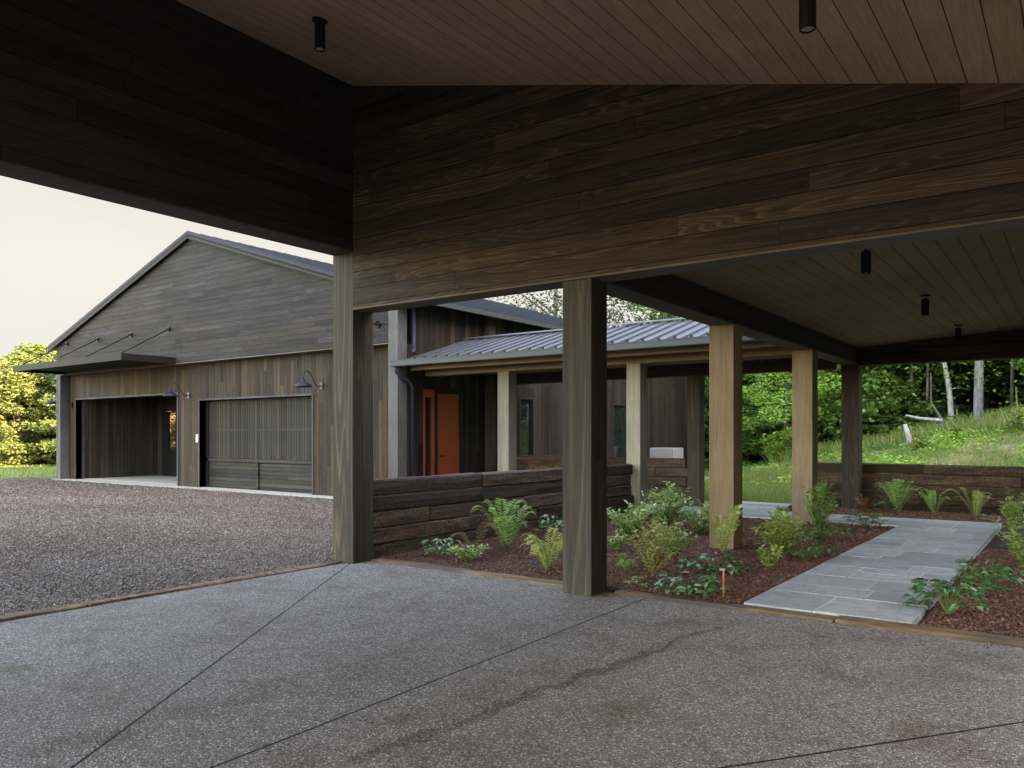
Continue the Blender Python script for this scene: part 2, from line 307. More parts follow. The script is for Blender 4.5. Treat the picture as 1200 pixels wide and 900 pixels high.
# ------------------------------------------------------------------ mesh helpers
def link(o, parent=None):
    COL.objects.link(o)
    if parent is not None: o.parent = parent
    return o
def tag(o, label=None, cat=None, group=None, kind=None):
    if label: o['label'] = label
    if cat: o['category'] = cat
    if group: o['group'] = group
    if kind: o['kind'] = kind
    return o
def empty(name, loc=(0, 0, 0), label=None, cat=None, group=None, rz=0):
    o = bpy.data.objects.new(name, None); o.location = loc; o.rotation_euler.z = rz; o.empty_display_size = .3
    COL.objects.link(o); return tag(o, label, cat, group)
class MB:
    def __init__(s): s.v = []; s.f = []
    def add(s, vs, fs):
        n = len(s.v); s.v += [tuple(v) for v in vs]; s.f += [tuple(i + n for i in f) for f in fs]; return s
    def box(s, x0, x1, y0, y1, z0, z1):
        if x0 > x1: x0, x1 = x1, x0
        if y0 > y1: y0, y1 = y1, y0
        if z0 > z1: z0, z1 = z1, z0
        return s.add([(x0, y0, z0), (x1, y0, z0), (x1, y1, z0), (x0, y1, z0), (x0, y0, z1), (x1, y0, z1), (x1, y1, z1), (x0, y1, z1)],
                     [(0, 3, 2, 1), (4, 5, 6, 7), (0, 1, 5, 4), (1, 2, 6, 5), (2, 3, 7, 6), (3, 0, 4, 7)])
    def hexa(s, p):   # 8 points: bottom 4 ccw, top 4 ccw
        return s.add(p, [(0, 3, 2, 1), (4, 5, 6, 7), (0, 1, 5, 4), (1, 2, 6, 5), (2, 3, 7, 6), (3, 0, 4, 7)])
    def prism_xz(s, poly, y0, y1):   # polygon in x,z extruded along y (poly counter-clockwise seen from -y)
        n = len(poly)
        return s.add([(x, y0, z) for x, z in poly] + [(x, y1, z) for x, z in poly],
                     [tuple(range(n)), tuple(range(2 * n - 1, n - 1, -1))] + [(i, i + n, (i + 1) % n + n, (i + 1) % n) for i in range(n)])
    def tube(s, pts, r, seg=8, cap=True):
        pts = [Vector(p) for p in pts]; n = len(pts)
        rs = r if isinstance(r, (list, tuple)) else [r] * n
        rings = []; prev = None
        for i, p in enumerate(pts):
            d = (pts[min(i + 1, n - 1)] - pts[max(i - 1, 0)]).normalized()
            if prev is None:
                a = d.orthogonal().normalized()
            else:
                a = (prev - d * prev.dot(d)); a = a.normalized() if a.length > 1e-6 else d.orthogonal().normalized()
            prev = a; b = d.cross(a)
            rings.append([p + (a * math.cos(t) + b * math.sin(t)) * rs[i] for t in [2 * math.pi * k / seg for k in range(seg)]])
        vs = [q for rg in rings for q in rg]
        fs = [(i * seg + k, i * seg + (k + 1) % seg, (i + 1) * seg + (k + 1) % seg, (i + 1) * seg + k) for i in range(n - 1) for k in range(seg)]
        if cap: fs += [tuple(range(seg - 1, -1, -1)), tuple((n - 1) * seg + k for k in range(seg))]
        return s.add(vs, fs)
    def lathe(s, prof, c=(0, 0, 0), seg=20):
        n = len(prof)
        vs = [(c[0] + r * math.cos(2 * math.pi * k / seg), c[1] + r * math.sin(2 * math.pi * k / seg), c[2] + z) for r, z in prof for k in range(seg)]
        fs = [(i * seg + k, i * seg + (k + 1) % seg, (i + 1) * seg + (k + 1) % seg, (i + 1) * seg + k) for i in range(n - 1) for k in range(seg)]
        return s.add(vs, fs)
    def build(s, name, mat, parent=None, smooth=False, bevel=0):
        off = (0, 0, 0)
        if parent is not None:
            off = parent.location
            if parent.parent is not None: off = (0, 0, 0)
            if parent.parent is not None:
                off = Vector(parent.get('_org', (0, 0, 0)))
        me = bpy.data.meshes.new(name)
        me.from_pydata([(x - off[0], y - off[1], z - off[2]) for x, y, z in s.v], [], s.f)
        me.materials.append(mat); me.update()
        if smooth: me.polygons.foreach_set('use_smooth', [True] * len(me.polygons))
        o = bpy.data.objects.new(name, me)
        if parent is not None: o.parent = parent
        COL.objects.link(o)
        root = parent
        o_org = None
        if parent is not None:
            o_org = parent.location if parent.parent is None else parent.get('_org', (0, 0, 0))
            ORG[o.name] = tuple(o_org)
            o['_org'] = tuple(o_org)
        if bevel:
            b = o.modifiers.new('bevel', 'BEVEL'); b.width = bevel; b.segments = 2; b.limit_method = 'ANGLE'
        return o
ORG = {}
def npmesh(name, V, F, mat, parent=None, smooth=False):
    """V (n,3), F (m,k) uniform polygon size"""
    me = bpy.data.meshes.new(name)
    V = np.asarray(V, dtype=np.float32); F = np.asarray(F, dtype=np.int32); k = F.shape[1]
    me.vertices.add(len(V)); me.vertices.foreach_set('co', V.ravel())
    me.loops.add(F.size); me.loops.foreach_set('vertex_index', F.ravel())
    me.polygons.add(len(F)); me.polygons.foreach_set('loop_start', np.arange(0, F.size, k, dtype=np.int32))
    if smooth: me.polygons.foreach_set('use_smooth', np.ones(len(F), dtype=bool))
    me.update(calc_edges=True); me.materials.append(mat)
    o = bpy.data.objects.new(name, me)
    if parent is not None: o.parent = parent
    COL.objects.link(o); return o
def unit(a): return a / np.maximum(np.linalg.norm(a, axis=-1, keepdims=True), 1e-9)
def leafset(P, D, Nn, L, W, fold=.25, droop=.0):
    """folded pointed leaves; P base (n,3), D direction, Nn approximate normal, L,W (n,)"""
    D = unit(D); S = unit(np.cross(D, Nn)); U = np.cross(S, D)
    L = np.broadcast_to(L, (len(P),))[:, None]; W = np.broadcast_to(W, (len(P),))[:, None]
    b = P; t = P + D * L - U * L * droop
    l1 = P + D * L * .35 + S * W * .5 + U * W * fold; r1 = P + D * L * .35 - S * W * .5 + U * W * fold
    l2 = P + D * L * .72 + S * W * .33 + U * W * fold * .6 - U * L * droop * .4; r2 = P + D * L * .72 - S * W * .33 + U * W * fold * .6 - U * L * droop * .4
    m1 = P + D * L * .5 - U * L * droop * .15
    V = np.stack([b, l1, l2, t, r2, r1, m1], 1).reshape(-1, 3)
    base = (np.arange(len(P)) * 7)[:, None]
    F = np.concatenate([base + np.array([[0, 6, 1, 1]])[:, :3], base + np.array([[1, 6, 2]]), base + np.array([[2, 6, 3]]),
                        base + np.array([[3, 6, 4]]), base + np.array([[4, 6, 5]]), base + np.array([[5, 6, 0]])], 1).reshape(-1, 3)
    return V, F
def diamonds(P, D, Nn, L, W):
    D = unit(D); S = unit(np.cross(D, Nn)); U = np.cross(S, D)
    L = np.broadcast_to(L, (len(P),))[:, None]; W = np.broadcast_to(W, (len(P),))[:, None]
    V = np.stack([P - D * L * .5, P + S * W * .5 + U * W * .2, P + D * L * .5, P - S * W * .5 + U * W * .2], 1).reshape(-1, 3)
    F = (np.arange(len(P)) * 4)[:, None] + np.array([[0, 1, 2, 3]])
    return V, F
def copytree(o, loc, rz=0, sc=1.0, label=None):
    c = o.copy(); c.location = loc; c.rotation_euler.z = rz; c.scale = (sc, sc, sc) if not hasattr(sc, '__len__') else sc
    if label: c['label'] = label
    COL.objects.link(c)
    for ch in o.children:
        d = ch.copy(); COL.objects.link(d); d.parent = c
        for g in ch.children:
            e = g.copy(); COL.objects.link(e); e.parent = d
    return c

# ------------------------------------------------------------------ terrain
def sstep(x, a, b): t = np.clip((x - a) / (b - a), 0, 1); return t * t * (3 - 2 * t)
def terrain(x, y):
    x = np.asarray(x, float); y = np.asarray(y, float)
    bank = 2.6 * sstep(y, 18.5, 31.5) * sstep(x, -14, 3)
    bank = bank + 5.5 * sstep(y, 32, 75)
    shade_hill = 30 * sstep(x, 10, 52) * (1 - sstep(y, 34, 62)) * sstep(y, -60, -25)  # unseen ridge on the right, added to keep low sun off the court
    left = 1.5 * sstep(-x, 62, 130)
    far = 4 * sstep(np.hypot(x, y), 110, 200) * (x > -40)
    und = .05 * np.sin(x * .9 + y * .5) * np.sin(y * .7) * sstep(y, 18, 24)
    return -.045 + bank + shade_hill + left + far + und
nx, ny = 230, 230
def warp(a, b, n, c, k=2.2):
    t = np.linspace(-1, 1, n); s = np.sign(t) * np.abs(t) ** k
    return np.where(s < 0, c + s * (c - a), c + s * (b - c))
X = warp(-230, 190, nx, -6); Y = warp(-170, 260, ny, 22)
GX, GY = np.meshgrid(X, Y, indexing='ij'); GZ = terrain(GX, GY)
V = np.stack([GX, GY, GZ], -1).reshape(-1, 3)
I = np.arange(nx * ny).reshape(nx, ny)
F = np.stack([I[:-1, :-1], I[1:, :-1], I[1:, 1:], I[:-1, 1:]], -1).reshape(-1, 4)
tag(npmesh('lawn', V, F, M['lawn'], smooth=True), kind='structure')

# slab, gravel, beds, paths
def sheet(name, x0, x1, y0, y1, z, mat, depth=.1):
    return tag(MB().box(x0, x1, y0, y1, z - depth, z).build(name, mat), kind='structure')
sheet('carport_slab', -7.05, 2.6, -4.8, 6.62, 0, M['slab'], .15)
sheet('gravel_court', -31.5, -7.2, -4.8, 13.0, -.012, M['gravel'], .06)
sheet('gravel_court', -31.5, 12, -22, -4.8, -.012, M['gravel'], .06)  # unseen gravel behind the carport, added to bounce light inside
sheet('gravel_court', 2.6, 12, -4.8, 6.6, -.012, M['gravel'], .06)  # unseen gravel on the right side, likewise added for bounced light
sheet('garage_apron', -29.0, -12.6, 12.72, 13.45, .012, M['plain_concrete'], .06)
def bumpy(name, x0, x1, y0, y1, z, amp, mat, step=.07):
    xs = np.arange(x0, x1 + step * .5, step); ys = np.arange(y0, y1 + step * .5, step)
    xs[-1] = x1; ys[-1] = y1
    gx, gy = np.meshgrid(xs, ys, indexing='ij')
    gz = z + amp * (np.sin(gx * 3.1 + 1.3 * np.sin(gy * 2.3)) * np.sin(gy * 2.7 + .8 * np.sin(gx * 4.1)) * .5 + .4 * np.sin(gx * 9 + gy * 4) * np.sin(gy * 8 - gx * 3)) + rng.normal(0, amp * .16, gx.shape)
    V = np.stack([gx, gy, gz], -1).reshape(-1, 3); I = np.arange(gx.size).reshape(gx.shape)
    F = np.stack([I[:-1, :-1], I[1:, :-1], I[1:, 1:], I[:-1, 1:]], -1).reshape(-1, 4)
    return tag(npmesh(name, V, F, mat), kind='structure')
bumpy('mulch_bed', -6.97, -2.45, 6.80, 14.18, .0, .03, M['mulch'])
bumpy('mulch_bed', -1.05, 2.6, 6.80, 17.4, .0, .03, M['mulch'])
bumpy('mulch_bed', -4.9, -1.05, 15.58, 17.4, .0, .025, M['mulch'])
bumpy('mulch_bed', -12.3, -6.0, 15.58, 16.5, .0, .025, M['mulch'])

# chips & stones
def debris(n, x0, x1, y0, y1, z, lo, hi, flat, bias=None, elong=1.0):
    P = np.stack([rng.uniform(x0, x1, n), rng.uniform(y0, y1, n), np.zeros(n)], 1)
    P[:, 2] = z + rng.uniform(-.004, .012, n)
    s = rng.uniform(lo, hi, n)
    base = np.array([[1, 0, 0], [0, 1, 0], [-1, 0, 0], [0, -1, 0], [0, 0, 1], [0, 0, -1]], float)
    O = base[None] * np.stack([s * elong, s * rng.uniform(.5, 1, n), s * flat], 1)[:, None, :]
    O = O * rng.uniform(.65, 1.25, (n, 6, 1))
    a = rng.uniform(0, 2 * np.pi, n); b = rng.normal(0, .35, n)
    ca, sa, cb, sb = np.cos(a)[:, None], np.sin(a)[:, None], np.cos(b)[:, None], np.sin(b)[:, None]
    x, y, zz = O[..., 0], O[..., 1], O[..., 2]
    x, zz = x * cb - zz * sb, x * sb + zz * cb
    x, y = x * ca - y * sa, x * sa + y * ca
    V = (P[:, None] + np.stack([x, y, zz], -1)).reshape(-1, 3)
    f = np.array([[0, 1, 4], [1, 2, 4], [2, 3, 4], [3, 0, 4], [1, 0, 5], [2, 1, 5], [3, 2, 5], [0, 3, 5]])
    F = ((np.arange(n) * 6)[:, None, None] + f[None]).reshape(-1, 3)
    return V, F
def cat(parts):
    Vs, Fs, n = [], [], 0
    for V, F in parts: Vs.append(V); Fs.append(F + n); n += len(V)
    return np.concatenate(Vs), np.concatenate(Fs)
V, F = cat([debris(80000, -14, -7.25, -1, 10.5, -.006, .006, .015, .7),
            debris(60000, -22, -10, 3, 12.9, -.006, .009, .02, .7),
            debris(26000, -31, -18, 6, 12.9, -.006, .010, .024, .7)])
tag(npmesh('loose_gravel', V, F, M['stones']), kind='stuff')
V, F = cat([debris(80000, -6.95, -2.46, 6.82, 11, .012, .005, .014, .4, elong=1.5),
            debris(26000, -6.95, -2.46, 11, 14.1, .012, .007, .018, .4, elong=1.5),
            debris(34000, -1.02, .6, 6.82, 12, .012, .005, .014, .4, elong=1.5),
            debris(12000, -4.8, 1, 15.6, 17.3, .012, .01, .026, .3, elong=1.8),
            debris(200, -6.8, 1, 6.2, 6.6, .004, .004, .012, .3, elong=1.8)])
tag(npmesh('bark_chips', V, F, M['chips']), kind='stuff')

# paving: irregular rectangular flags
def paving(name, x0, x1, y0, y1, z, along='y', seed=1, gap=.022):
    r = random.Random(seed); mb = MB()
    cells = []
    a0, a1, b0, b1 = (y0, y1, x0, x1) if along == 'y' else (x0, x1, y0, y1)
    a = a0
    while a < a1 - .01:
        d = r.choice((.46, .61, .76)); d = min(d, a1 - a)
        if a1 - a - d < .25: d = a1 - a
        b = b0
        while b < b1 - .01:
            w = r.choice((.38, .46, .61, .76, .9)); w = min(w, b1 - b)
            if b1 - b - w < .22: w = b1 - b
            if d > .55 and r.random() < .35:
                k = r.uniform(.4, .6); cells += [(a, a + d * k, b, b + w), (a + d * k, a + d, b, b + w)]
            else: cells.append((a, a + d, b, b + w))
            b += w
        a += d
    for (p0, p1, q0, q1) in cells:
        h = z + r.uniform(-.0025, .0025); g = gap * r.uniform(.3, .9) / 2
        p0 += g; p1 -= g; q0 += g; q1 -= g; j = lambda: r.uniform(-.003, .003)
        pts = [(p0 + j(), q0 + j()), (p1 + j(), q0 + j()), (p1 + j(), q1 + j()), (p0 + j(), q1 + j())]
        if along == 'y': pts = [(q, p) for p, q in pts][::-1]
        mb.hexa([(x, y, z - .035) for x, y in pts] + [(x, y, h) for x, y in pts])
    o = mb.build(name, M['stone'], bevel=.003)
    return tag(o, kind='structure')
paving('stone_path', -2.43, -1.07, 6.83, 14.2, .03, 'y', 5)
paving('stone_path', -12.2, -1.07, 14.2, 15.56, .03, 'x', 9)
tag(MB().box(-2.42, -1.08, 6.84, 14.2, -.05, .0235).box(-12.2, -1.08, 14.2, 15.55, -.05, .0235).build('path_joints', M['mortar']), kind='structure')
for i, (y0, y1, lb) in enumerate(((16.0, 16.5, 'pale stone slab between walkway and lawn, nearer of the two'), (16.8, 17.35, 'pale stone slab at the edge of the lawn, farther of the two'))):
    tag(MB().box(-6.5, -5.0, y0, y1, -.05, .035).build('stepping_stone', M['stone'], bevel=.008), lb, 'stepping stone', 'stepping stones to the lawn')

# timber edging (rough)
def rough_timber(name, x0, x1, y0, y1, z0, z1, mat, parent=None, amp=.008, seed=0, seg=.16):
    r = random.Random(seed); along = 'x' if (x1 - x0) > (y1 - y0) else 'y'
    L = max(x1 - x0, y1 - y0); n = max(2, int(L / seg)); mb = MB(); vs = []; fs = []
    prof = []
    a0, a1 = (y0, y1) if along == 'x' else (x0, x1)
    c = .012 if z1 - z0 < .14 else .022
    prof = [(a0 + c, z0), (a1 - c, z0), (a1, z0 + c), (a1, (z0 + z1) / 2), (a1, z1 - c), (a1 - c, z1), ((a0 + a1) / 2, z1), (a0 + c, z1), (a0, z1 - c), (a0, (z0 + z1) / 2), (a0, z0 + c)]
    k = len(prof); s0 = x0 if along == 'x' else y0
    wob = [0.] * k
    for i in range(n + 1):
        s = s0 + L * i / n
        for j, (p, z) in enumerate(prof):
            wob[j] = wob[j] * .75 + r.uniform(-amp, amp)
            zz = z + wob[j] * .6; pp = p + wob[j]
            vs.append((s, pp, zz) if along == 'x' else (pp, s, zz))
    for i in range(n):
        for j in range(k):
            q = (i * k + j, i * k + (j + 1) % k, (i + 1) * k + (j + 1) % k, (i + 1) * k + j)
            fs.append(q if along == 'y' else q[::-1])
    e0 = tuple(range(k)); e1 = tuple(n * k + j for j in range(k))
    fs += [e0[::-1], e1] if along == 'y' else [e0, e1[::-1]]
    mb.add(vs, fs)
    return mb.build(name, mat, parent)
for i, (x0, x1, lb) in enumerate(((-6.9, -4.15, 'sunken edging timber between the two carport posts beside the slab'), (-3.6, -1.62, 'weathered edging timber in front of the bed with the copper stake'),
                                  (-1.6, 2.5, 'pale brown edging timber across the path end and right bed'))):
    tag(rough_timber('edging_timber', x0, x1, 6.63, 6.80, -.1, .018 if i < 2 else .03, M['edging'], seed=i, amp=.006), lb, 'edging timber', 'timbers edging the slab')
for i, (y0, y1, lb) in enumerate(((-4.7, 3.4, 'long dark edging timber between gravel and slab, at the left edge of view'), (3.43, 6.33, 'edging timber between gravel and slab ending at the corner post'))):
    tag(rough_timber('edging_timber', -7.2, -7.06, y0, y1, -.1, .022, M['edging'], seed=i + 8, amp=.007), lb, 'edging timber', 'timbers edging the slab')

# sleeper walls
def sleeper_wall(label, x0, x1, y0, y1, ztop, z0, courses, seed):
    r = random.Random(seed); root = empty('timber_wall', ((x0 + x1) / 2, (y0 + y1) / 2, z0), label, 'timber wall', 'low walls of stacked timbers')
    along = 'x' if (x1 - x0) > (y1 - y0) else 'y'; a0, a1 = (x0, x1) if along == 'x' else (y0, y1)
    h = (ztop - z0) / courses
    for c in range(courses):
        a = a0 + r.uniform(-.03, .03); end = a1 + r.uniform(-.06, .06); first = True
        while a < end - .05:
            l = r.uniform(1.3, 2.7) if not first else r.uniform(.8, 2.4); first = False
            b = min(a + l, end)
            if end - b < .4: b = end
            zb = z0 + c * h + r.uniform(-.004, .004); zt = z0 + (c + 1) * h + .001 + r.uniform(-.002, .005)
            o = r.uniform(-.014, .014)
            if along == 'x': rough_timber('timber', a + .004, b - .004, y0 + o, y1 + o, zb, zt, M['sleeper'][0], root, .006, seed * 100 + int(a * 37) + c)
            else: rough_timber('timber', x0 + o, x1 + o, a + .004, b - .004, zb, zt, M['sleeper'][1], root, .006, seed * 100 + int(a * 37) + c)
            a = b
    return root
sleeper_wall('rough brown timber wall running back from the corner post beside the fern bed', -7.2, -6.99, 6.74, 13.6, .957, -.03, 5, 3)
sleeper_wall('shadowed timber wall behind the path under the far end of the walkway', -4.85, 3.5, 17.47, 17.67, .93, -.06, 5, 4)
sleeper_wall('low timber wall behind the porch, between the orange door and the air conditioner', -12.35, -7.1, 16.48, 16.66, 1.0, -.06, 5, 6)

# ------------------------------------------------------------------ carport
XL, XR = -6.92, 1.5
def cz(x): return 5.61 - .2585 * (x + 6.92)
cp = empty('carport', (-6.92, 6.37, 0), 'dark stained timber carport with tall sloping header over the slab', 'carport')
cp_mb = MB().prism_xz([(XL, 3.0), (XR, 3.0), (XR, cz(XR) + .1), (XL, cz(XL) + .1)], 6.37, 6.675)
cp_mb.build('header_beam', M['header'], cp)
MB().box(XL, XR, 6.366, 6.679, 2.982, 2.998).build('header_soffit', M['trimh'], cp)
MB().box(-7.27, -6.922, -4.6, 6.675, 3.685, 5.75).build('side_beam', M['sidebeam'], cp)
MB().box(-7.275, -6.918, -4.6, 6.679, 3.665, 3.683).build('beam_soffit', M['trimy'], cp)
mb = MB().hexa([(XL, -4.6, cz(XL)), (XR, -4.6, cz(XR)), (XR, 6.37, cz(XR)), (XL, 6.37, cz(XL)), (XL, -4.6, cz(XL) + .03), (XR, -4.6, cz(XR) + .03), (XR, 6.37, cz(XR) + .03), (XL, 6.37, cz(XL) + .03)])
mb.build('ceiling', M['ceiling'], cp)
mb = MB().hexa([(x, y, cz(x) + dz) for dz in (.2, .32) for x, y in ((-7.5, -4.8), (2.0, -4.8), (2.0, 6.9), (-7.5, 6.9))])
mb.build('roof', M['roof'], cp)
MB().box(1.5, 1.8, -4.6, 6.7, 3.05, 3.5).build('side_beam', M['sidebeam'], cp)
MB().box(XL, XR, -4.6, -4.4, 3.2, 3.42).build('rear_beam', M['header'], cp)
def post(root, x, y, z1, w=.33, d=.33, mat=None):
    """x,y = left-front corner"""
    o = MB().box(-w / 2, w / 2, -d / 2, d / 2, -.03, z1).build('post', mat or M['post'], None, bevel=.006)
    o.parent = root; o.location = (x + w / 2 - root.location.x, y + d / 2 - root.location.y, 0)
    return o
post(cp, -7.27, 6.37, 3.662, .35, .33)
post(cp, -4.03, 6.385, 2.98, .32, .30)
for (x, y) in ((1.5, 6.4), (1.5, -4.6)): post(cp, x, y, 3.05, .3, .3)
post(cp, -7.27, -4.6, 3.66, .35, .33)
# outlet plate on the second post
MB().box(-3.711, -3.700, 6.49, 6.56, 1.28, 1.46).build('socket_plate', M['black'], cp)

# ------------------------------------------------------------------ covered walkway
wk = empty('covered_walkway', (-3.84, 6.7, 0), 'covered walkway on square posts over the stone path', 'walkway')
def wz(x): return 3.30 + .06 * (x + 3.68)
MB().box(-3.99, -3.68, 6.685, 17.4, 2.985, 3.5).build('side_beam', M['sidebeam'], wk)
MB().box(-3.995, -3.675, 6.685, 17.4, 2.965, 2.983).build('beam_soffit', M['trimy'], wk)
MB().box(.2, .5, 6.685, 17.4, 2.97, 3.7).build('side_beam', M['sidebeam'], wk)
MB().box(-3.675, .198, 17.1, 17.4, 2.94, 3.6).build('end_beam', M['header'], wk)
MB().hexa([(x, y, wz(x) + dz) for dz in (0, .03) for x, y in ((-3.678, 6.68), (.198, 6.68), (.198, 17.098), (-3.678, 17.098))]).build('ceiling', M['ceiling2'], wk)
MB().hexa([(x, y, z + dz) for dz in (0, .07) for x, y, z in ((-4.4, 6.72, 3.36), (.7, 6.72, 3.72), (.7, 17.7, 3.72), (-4.4, 17.7, 3.36))]).build('roof', M['roof'], wk)
MB().box(-4.52, -4.40, 6.72, 12.6, 3.17, 3.33).build('gutter', M['gutter'], wk)
for y in (9.98, 13.68, 17.08): post(wk, -4.0, y, 2.965, .335, .33, M['post_lit_tan'] if y < 17 else None)
for y in (9.98, 13.68, 17.08): post(wk, .18, y, 2.97, .335, .33)

shade_blk = empty('blocker', (3.8, 14, 0), 'dark stained house added out of view to shade the walkway from the right', 'blocker')  # unseen box added only to shade the walkway
MB().box(3.5, 11, 7.6, 24, -.1, 4.4).build('wall', M['siding_vy'], shade_blk)
MB().hexa([(3.1, 7.0, 4.42), (11.5, 7.0, 6.2), (11.5, 24.6, 6.2), (3.1, 24.6, 4.42), (3.1, 7.0, 4.58), (11.5, 7.0, 6.36), (11.5, 24.6, 6.36), (3.1, 24.6, 4.58)]).build('roof', M['roof'], shade_blk)
# ceiling spotlights
def spotlight(name, loc, label):
    r = empty(name, loc, label, 'ceiling light', 'ceiling spotlights')
    x, y, z = loc
    MB().lathe([(0, .0), (.07, 0), (.07, -.016), (.045, -.022), (.012, -.024), (.012, -.06), (0, -.06)], loc, 20).build('mount_plate', M['black'], r)
    MB().lathe([(0, -.05), (.044, -.052), (.048, -.06), (.048, -.27), (.042, -.275), (.04, -.262), (0, -.262)], loc, 24).build('housing', M['black'], r, smooth=False)
    MB().lathe([(0, -.2635), (.036, -.2635), (.036, -.266), (0, -.266)], loc, 20).build('lens', M['lens'], r)
    return r
spotlight('ceiling_spotlight', (-5.56, 4.72, cz(-5.56)), 'black cylinder spotlight under carport ceiling near the dark side beam')
spotlight('ceiling_spotlight', (-1.30, 4.75, cz(-1.30)), 'black cylinder spotlight at the top edge above the header, cut by the frame')
spotlight('ceiling_spotlight', (-1.76, 8.52, wz(-1.76)), 'walkway ceiling spotlight just behind the header, nearest of three in line')
spotlight('ceiling_spotlight', (-1.72, 11.97, wz(-1.72)), 'walkway ceiling spotlight in the middle of three in line')
spotlight('ceiling_spotlight', (-1.72, 15.5, wz(-1.72)), 'walkway ceiling spotlight farthest back near the dark end beam')

# ------------------------------------------------------------------ porch between walkway and garage building
pc = empty('connecting_porch', (-8, 13.7, 0), 'low porch with grey metal roof joining walkway and garage building', 'porch')
RID, EZ = 15.2, 3.2
def pz(y): return EZ + .30 * (min(y, 2 * RID - y) - 12.93)
# roof: two slopes with standing seams
mb = MB()
x0, x1 = -12.45, -4.0
for (ya, yb) in ((12.9, RID), (RID, 2 * RID - 12.9)):
    mb.hexa([(x0, ya, pz(ya) - .03), (x1, ya, pz(ya) - .03), (x1, yb, pz(yb) - .03), (x0, yb, pz(yb) - .03), (x0, ya, pz(ya)), (x1, ya, pz(ya)), (x1, yb, pz(yb)), (x0, yb, pz(yb))])
pr = mb.build('roof', M['roof'], pc)
mb = MB(); x = x0 + .15
while x < x1:
    for (ya, yb) in ((12.915, RID - .06), (RID + .06, 2 * RID - 12.915)):
        mb.hexa([(x - .011, ya, pz(ya) + .001), (x + .011, ya, pz(ya) + .001), (x + .011, yb, pz(yb) + .001), (x - .011, yb, pz(yb) + .001),
                 (x - .011, ya, pz(ya) + .038), (x + .011, ya, pz(ya) + .038), (x + .011, yb, pz(yb) + .038), (x - .011, yb, pz(yb) + .038)])
    x += .315
mb.build('standing_seam', M['roof'], pr)
mb = MB().hexa([(x0, RID - .14, pz(RID) + .012), (x1, RID - .14, pz(RID) + .012), (x1, RID, pz(RID) + .05), (x0, RID, pz(RID) + .05),
                (x0, RID - .14, pz(RID) + .03), (x1, RID - .14, pz(RID) + .03), (x1, RID, pz(RID) + .07), (x0, RID, pz(RID) + .07)])
mb.build('ridge_cap', M['roof'], pr)
# small snow guards near the eave
mb = MB(); x = x0 + .30
while x < x1:
    MB().box(x - .045, x + .0, 13.02, 13.07, pz(13.0) + .004, pz(13.0) + .055).build('snow_guard', M['black'], pr); x += .315
# gutter (open half-round box profile)
mb = MB().box(-12.64, -4.02, 12.78, 12.792, 3.085, 3.2).box(-12.64, -4.02, 12.792, 12.90, 3.075, 3.087).box(-12.64, -4.02, 12.885, 12.897, 3.087, 3.19)
mb.box(-12.652, -12.64, 12.78, 12.897, 3.075, 3.2).box(-12.64, -4.02, 12.772, 12.785, 3.19, 3.205)
mb.build('gutter', M['gutter'], pc)
MB().box(-12.44, -4.0, 13.2, 13.24, 3.0, 3.24).build('fascia', M['tan_h'], pc)
MB().box(-12.44, -4.0, 12.93, 13.2, 3.10, 3.125).build('soffit', M['trimh'], pc)
MB().box(-12.44, -4.0, 13.70, 14.0, 2.905, 3.22).build('beam', M['tan_h'], pc)
MB().box(-12.44, -4.0, 16.4, 16.68, 2.84, 3.2).build('beam', M['header'], pc)
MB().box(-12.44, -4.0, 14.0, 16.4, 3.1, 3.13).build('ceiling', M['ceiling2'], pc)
for x in (-10.32, -7.178): post(pc, x, 13.7, 2.905, .30, .30, M['post_grey'])
for x in (-10.22, -7.082): post(pc, x, 16.4, 2.84, .29, .28, M['post'])

# ------------------------------------------------------------------ garage building
gb = empty('garage_building', (-20.7, 13.15, 0), 'long weathered timber building with gabled front facing the gravel', 'building')
BL, BRr, PK, PZ, SL = -28.93, -12.5, -20.72, 7.22, .315
VG, VW, VE = 12.85, 13.15, 29.0
def rz_(x): return PZ - SL * abs(x - PK)
# gable panel
MB().prism_xz([(BL + .02, 3.63), (-12.81, 3.63), (-12.81, rz_(-12.81)), (PK, PZ), (BL + .02, rz_(BL))], VG, VG + .15).build('gable_siding', M['siding_h'], gb)
MB().box(BL + .3, -12.81, VG - .004, VW, 3.605, 3.627).build('gable_drip_trim', M['trimh'], gb)
# lower wall, with openings
O1, O2, H1 = -28.16, -21.89, 2.75
G1, G2, H2 = -20.735, -15.78, 2.53
mb = MB()
for (a, b, z0, z1) in ((BL, O1, 0, 3.62), (O1, O2, H1, 3.62), (O2, G1, 0, 3.62), (G1, G2, H2, 3.62), (G2, BRr, 0, 3.62)):
    mb.box(a, b, VW, VW + .2, z0, z1)
mb.build('front_wall', M['siding_v'], gb)
MB().box(BL, BL + .28, VG, VW - .002, 0, 3.63).build('corner_trim', M['trim'], gb)
MB().box(-12.80, BRr, VG, VW - .002, 0, 4.66).build('corner_trim', M['trim'], gb)
# opening trims
def frame_trim(a, b, h, name='opening_trim'):
    MB().box(a - .05, a, VW - .02, VW + .3, 0, h).box(b, b + .05, VW - .02, VW + .3, 0, h).box(a - .05, b + .05, VW - .02, VW + .3, h, h + .05).build(name, M['trim'], gb)
frame_trim(O1, O2, H1); frame_trim(G1, G2, H2)
